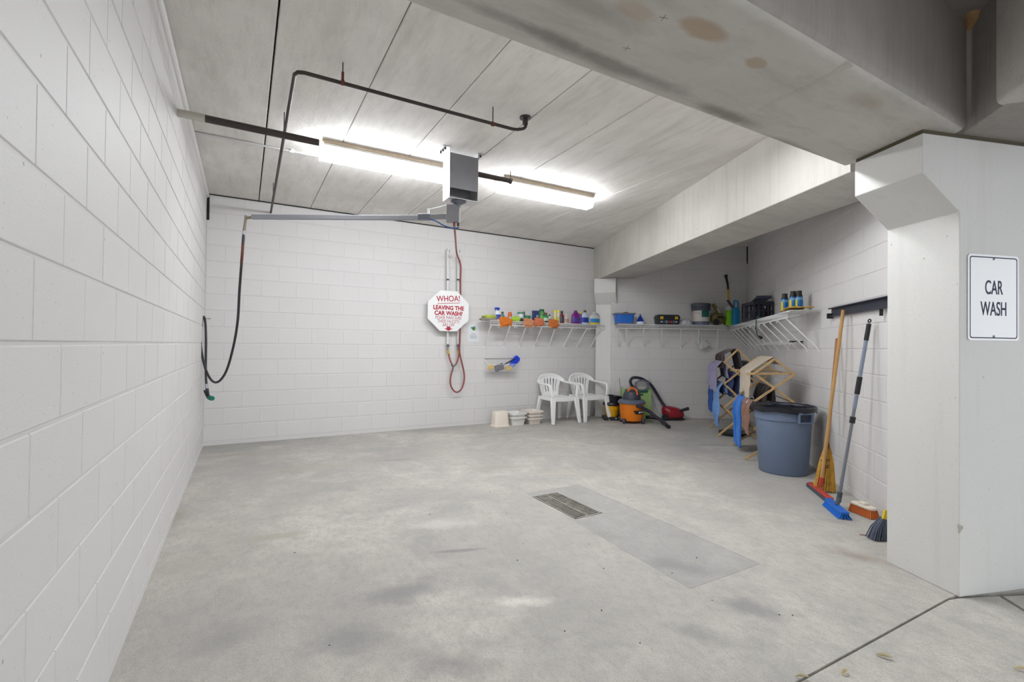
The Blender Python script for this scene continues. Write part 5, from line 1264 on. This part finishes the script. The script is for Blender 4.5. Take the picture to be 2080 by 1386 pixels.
# far rack towels
towel(NA, aL, 1.07, .1, .85, .40, .25, cloth('t_lavender', (146, 142, 176)), 'lavender grey towel on the upper front dowel of the far rack', seed=1, tilt=.3, spread=.09)
towel(NA, aL, .76, .0, .42, .64, .15, cloth('t_sky', (104, 150, 210)), 'light blue towel hanging low on the front of the far rack', seed=2, spread=.05)
towel(NA, aL, .76, .40, .80, .47, .2, cloth('t_royal', (28, 78, 152)), 'deeper blue towel behind the light blue one on the far rack', seed=3, spread=.08)
towel(NA, .23, 1.255, .1, .75, .28, .32, cloth('t_brown', (62, 44, 50)), 'dark brown towel over the top ridge dowel of the far rack', seed=4, spread=.14)
towel(NA, aR, 1.07, .1, .7, .3, .3, cloth('t_teal', (14, 66, 70)), 'dark teal towel on the wall side dowel of the far rack', seed=5)
towel(NA, .23, .915, .05, .7, .36, .34, cloth('t_royal2', (34, 84, 160)), 'royal blue towel on the middle dowel of the far rack', seed=6)
# near rack towels
mb = MB()
def beige(u, v):       # from ridge down the room-side slope, then hanging
    l = .02+.62*u; path = v
    wv = math.sin(u*15)*.6+noise.noise(V((u*4, v*5, 2)))
    if path < .12: a = .265+.10*(1-path/.12); z = 1.165-.085*(1-path/.12)
    elif path < .5: k = (path-.12)/.38; a = .265-(.265-bL+.03)*k; z = 1.17-.165*k**1.1
    else: k = (path-.5)/.5; a = bL-.03-.012*k+wv*.018*k; z = 1.0-.29*k*(1+.1*math.sin(u*9))
    return NB(a, l+.05*v, z+.006*wv*(.3 if path < .5 else 0)+.008)
mb.grid(beige, 36, 40); tag(mb.build('towel', cloth('t_beige', (196, 180, 158)), solid=.006), 'beige striped towel draped over the roof of the near rack', 'towel')
towel(NB, bL, .672, .44, .84, .62, .12, cloth('t_bluebr', (24, 112, 208)), 'bright blue towel hanging lowest at the far end of the near rack', seed=8, spread=.05, tilt=.05)
towel(NB, bL, .672, .0, .42, .36, .15, cloth('t_rust', (136, 96, 80)), 'reddish brown towel hanging mid height on the near rack', seed=9, spread=.03, tilt=.25)
towel(NB, .265, .83, .1, .7, .26, .2, cloth('t_dark2', (52, 40, 42)), 'dark brown towel inside the near rack under the beige one', seed=10)
towel(NB, bL+.015, .69, .2, .55, .07, .09, cloth('t_white', (214, 214, 216)), 'white hand towel folded over the middle dowel of the near rack', seed=11, th=.01)
t = thing('round_tray', 'dark round tray lying on the floor behind the drying racks', 'tray', loc=NA(.2, .3, 0))
q = NA(.22, .25, 0); b = MB(); b.lathe([(.16, .0), (.2, .02), (.2, .05), (.17, .05)], 28, c=(q.x, q.y, 0.0)); b.build('disc', mat('black_satin', (28, 30, 40)), t)
# ------------------------------------------------------------------ tools by the right wall
def rp_(px, py, off): s, z = FR.hit(px, py, off); return FR.p(s, z, off)
# tool rail
s0, zt0 = FR.hit(1696, 623, .03); s1, zt1 = FR.hit(1799, 603, .03); _, zb0 = FR.hit(1799, 622, .03)
t = thing('tool_rail', 'long dark tool holder rail fixed to the right wall above the brooms', 'rail', loc=FR.p((s0+s1)/2, zt1, .03))
MRW = FR.mat(0, 0); zc = (zt1+zb0)/2-.004; hh2 = (zt1-zb0)*1.25
mrl = mat('rail_black', (50, 52, 66), .45)
b = MB(); b.box(((s0+s1)/2, -.006, zc), (s1-s0+.3, .01, hh2), MRW); b.box(((s0+s1)/2, -.022, zc+hh2/2-.006), (s1-s0+.3, .04, .01), MRW); b.box(((s0+s1)/2, -.02, zc-hh2/2+.006), (s1-s0+.3, .032, .01), MRW); b.build('channel', mrl, t, bevel=.002)
for k in range(2):
    s = s0-.13+(s1-s0+.26)*k/1
    b = MB(); b.box((s, -.03, zc-hh2/2+.01), (.02, .05, .05), MRW); b.build('hook_block', mat('tool_black', (30, 30, 34)), t, bevel=.003)
b = MB(); b.box((FR.hit(1790, 622, .03)[0], -.03, zc-hh2/2-.03), (.015, .02, .05), MRW); b.build('hanging_hook', mat('tool_black', (30, 30, 34)), t)
def rod(name, a, b_, r, m, parent, seg=10): return MB().tube([a, b_], r, seg).build(name, m, parent)
mh = mat('broom_wood', (188, 146, 92), .45, var=.08, vscale=9); mh2 = mat('broom_wood_dark', (160, 104, 62), .45, var=.1, vscale=9)
# squeegee
top = rp_(1713, 630, .06); base = hz(1667, 986, .06)
t = thing('floor_squeegee', 'floor squeegee with red head and long wooden handle leaning by the wall', 'squeegee', loc=base)
rod('handle', top, base, .0145, mh, t)
rod('socket', base+(top-base).normalized()*.07, base-(top-base).normalized()*.01, .02, mat('squeegee_red', (184, 64, 56), .45), t)
qa, qb = hz(1645, 983, .03), hz(1688, 1016, .03)
MB().bar([qa, qb], .045, .035, (1, .5, 0)).build('head', mat('squeegee_red', (184, 64, 56)), t, bevel=.006)
off_ = V((-.035, -.02, -.012))
MB().bar([hz(1640, 985, .015), hz(1683, 1020, .015)], .02, .03, (1, .5, 0)).build('rubber_blade', mat('rubber_grey', (70, 78, 88), .7), t)
# corn broom
bt = hz(1674, 1000, 0); bt = V((bt.x, bt.y, 0)); top = rp_(1700, 688, .03); neck = rp_(1679, 905, .06)
neck = hy(1681, 906, bt.y+.06)
t = thing('corn_broom', 'straw corn broom with reddish handle standing behind the squeegee', 'broom', loc=bt)
rod('handle', top, neck, .0125, mh2, t)
mst = mat('straw', (196, 150, 62), .8, bump=.6, bscale=40, var=.2, vscale=30)
xd = V((1, -.25, 0)).normalized()
b = MB(); nst = 130
for i in range(nst):
    u = random.uniform(-1, 1); w_ = random.uniform(-1, 1)
    p0 = neck+xd*u*.012+V((0, w_*.01, .02)); pm = neck.lerp(bt, .35)+xd*u*.05+V((0, w_*.02, 0)); p1 = V((bt.x, bt.y, 0))+xd*u*.085+V((0, w_*.028, .004+random.uniform(0, .012)))
    b.tube([p0, pm, p1], [.003, .004, .0035], 4)
b.build('bristles', mst, t)['kind'] = 'stuff'
for k in (.30, .42, .46):
    q = neck.lerp(bt, k)
    b = MB(); b.lathe([(.047, -.0035), (.049, 0), (.047, .0035)], 20, Matrix.Translation(q) @ Matrix.Rotation(-.15, 4, 'Y'), 1.15, .5); b.build('stitching', mat('stitch_dark', (96, 62, 40), .7), t)
b = MB(); b.tube([neck+V((0, 0, .03)), neck+V((-.0, 0, -.03))], [.014, .024], 12); b.build('binding', mat('stitch_dark', (96, 62, 40)), t)
# blue brush on telescopic pole
top = rp_(1766, 653, .05); base = hz(1703, 1020, .055)
t = thing('pole_brush', 'blue bristled wash brush on a grey telescopic pole leaning on the wall', 'brush', loc=base)
def pl(k): return base.lerp(top, k)
mal = mat('alu_blue', (142, 152, 172), .35, .5)
rod('pole_upper', pl(.52), pl(.99), .0135, mal, t); rod('pole_lower', pl(.02), pl(.60), .0115, mat('alu_grey', (130, 134, 142), .35, .5), t)
rod('top_grip', pl(.895), pl(.985), .0165, mat('tool_black', (30, 30, 34)), t, 12)
tc = pl(1.0); MB().tube([tc+(pl(1)-pl(.9)).normalized()*(.012*math.sin(a)+.004)+V((1, 0, 0))*.011*math.cos(a) for a in [2*PI*k/12 for k in range(12)]], .005, 6, closed=True).build('hanging_loop', mat('tool_black', (30, 30, 34)), t)
rod('mid_grip', pl(.60), pl(.695), .0185, mat('tool_black', (30, 30, 34)), t, 12)
rod('twist_lock', pl(.44), pl(.475), .02, mat('tool_black', (30, 30, 34)), t, 12)
rod('socket', pl(.0), pl(.055), .018, mat('rubber_grey', (70, 78, 88)), t, 12)
ba_, bb2 = hz(1684, 1016, .05), hz(1716, 1043, .05)
bdir = (bb2-ba_).normalized(); bs_ = V((bdir.y, -bdir.x, 0))
mbl = mat('brush_head_blue', (12, 100, 200), .4)
MB().bar([ba_-bdir*.02, bb2+bdir*.01], .055, .022, bs_).build('brush_block', mbl, t, bevel=.006)
MB().tube([pl(.02), (ba_+bb2)/2+V((0, 0, .004))], [.017, .014], 10).build('swivel_neck', mat('rubber_grey', (70, 78, 88)), t)
b = MB()
for i in range(22):
    for j in range(5):
        p = ba_.lerp(bb2, i/21)+bs_*(j-2)*.011
        e = V((p.x, p.y, .004))+bs_*((j-2)*.012)+bdir*((i/21-.5)*.004)
        b.tube([p-V((0, 0, .01)), e], [.004, .0045], 4)
b.build('bristles', mat('bristle_blue', (10, 112, 214), .6), t)['kind'] = 'stuff'
# deck brush on the floor
da, db_ = hz(1737, 1030, .05), hz(1772, 1037, .05)
dc = (da+db_)/2; dx = flat(hz(1777, 1046)-hz(1731, 1028)); dy = V((-dx.y, dx.x, 0))
MD = Matrix((dx, dy, V((0, 0, 1)))).transposed().to_4x4(); MD.translation = V((dc.x, dc.y, 0))
t = thing('deck_brush', 'white backed deck brush head with orange bristles lying on the floor', 'brush', M=MD)
b = MB(); b.prism(rr(.19, .07, .03), .062, .082); b.box((0, 0, .09), (.06, .05, .02)); b.build('block', mat('brush_cream', (226, 216, 200), .5), t, True, bevel=.005)
b = MB()
for i in range(18):
    for j in range(7):
        x = -.085+.17*i/17; y = -.027+.054*j/6; b.tube([(x, y, .064), (x*1.13, y*1.35, .004)], [.004, .0045], 4)
b.build('bristles', mat('bristle_orange', (206, 108, 48), .7), t, True)['kind'] = 'stuff'
# grey mop-like brush with yellow stub
mc_ = hz(1797, 1103); mc_ = V((mc_.x, mc_.y+.05, 0))
t = thing('grey_duster', 'grey bristled brush with a yellow stub half hidden behind the pillar', 'brush', loc=mc_)
b = MB()
for i in range(150):
    u, w_ = random.uniform(-1, 1), random.uniform(-1, 1)
    b.tube([mc_+V((.04+u*.02, w_*.015, .15)), mc_+V((.01+u*.045, w_*.03, .08)), mc_+V((-.005+u*.06, w_*.04, .006))], [.002, .0035, .003], 4)
b.build('bristles', mat('bristle_grey', (92, 100, 118), .8), t)['kind'] = 'stuff'
MB().bar([mc_+V((.03, -.01, .14)), mc_+V((.045, -.01, .20))], .03, .015, (1, 0, 0)).build('stub', mat('stub_yellow', (220, 196, 40), .5), t)
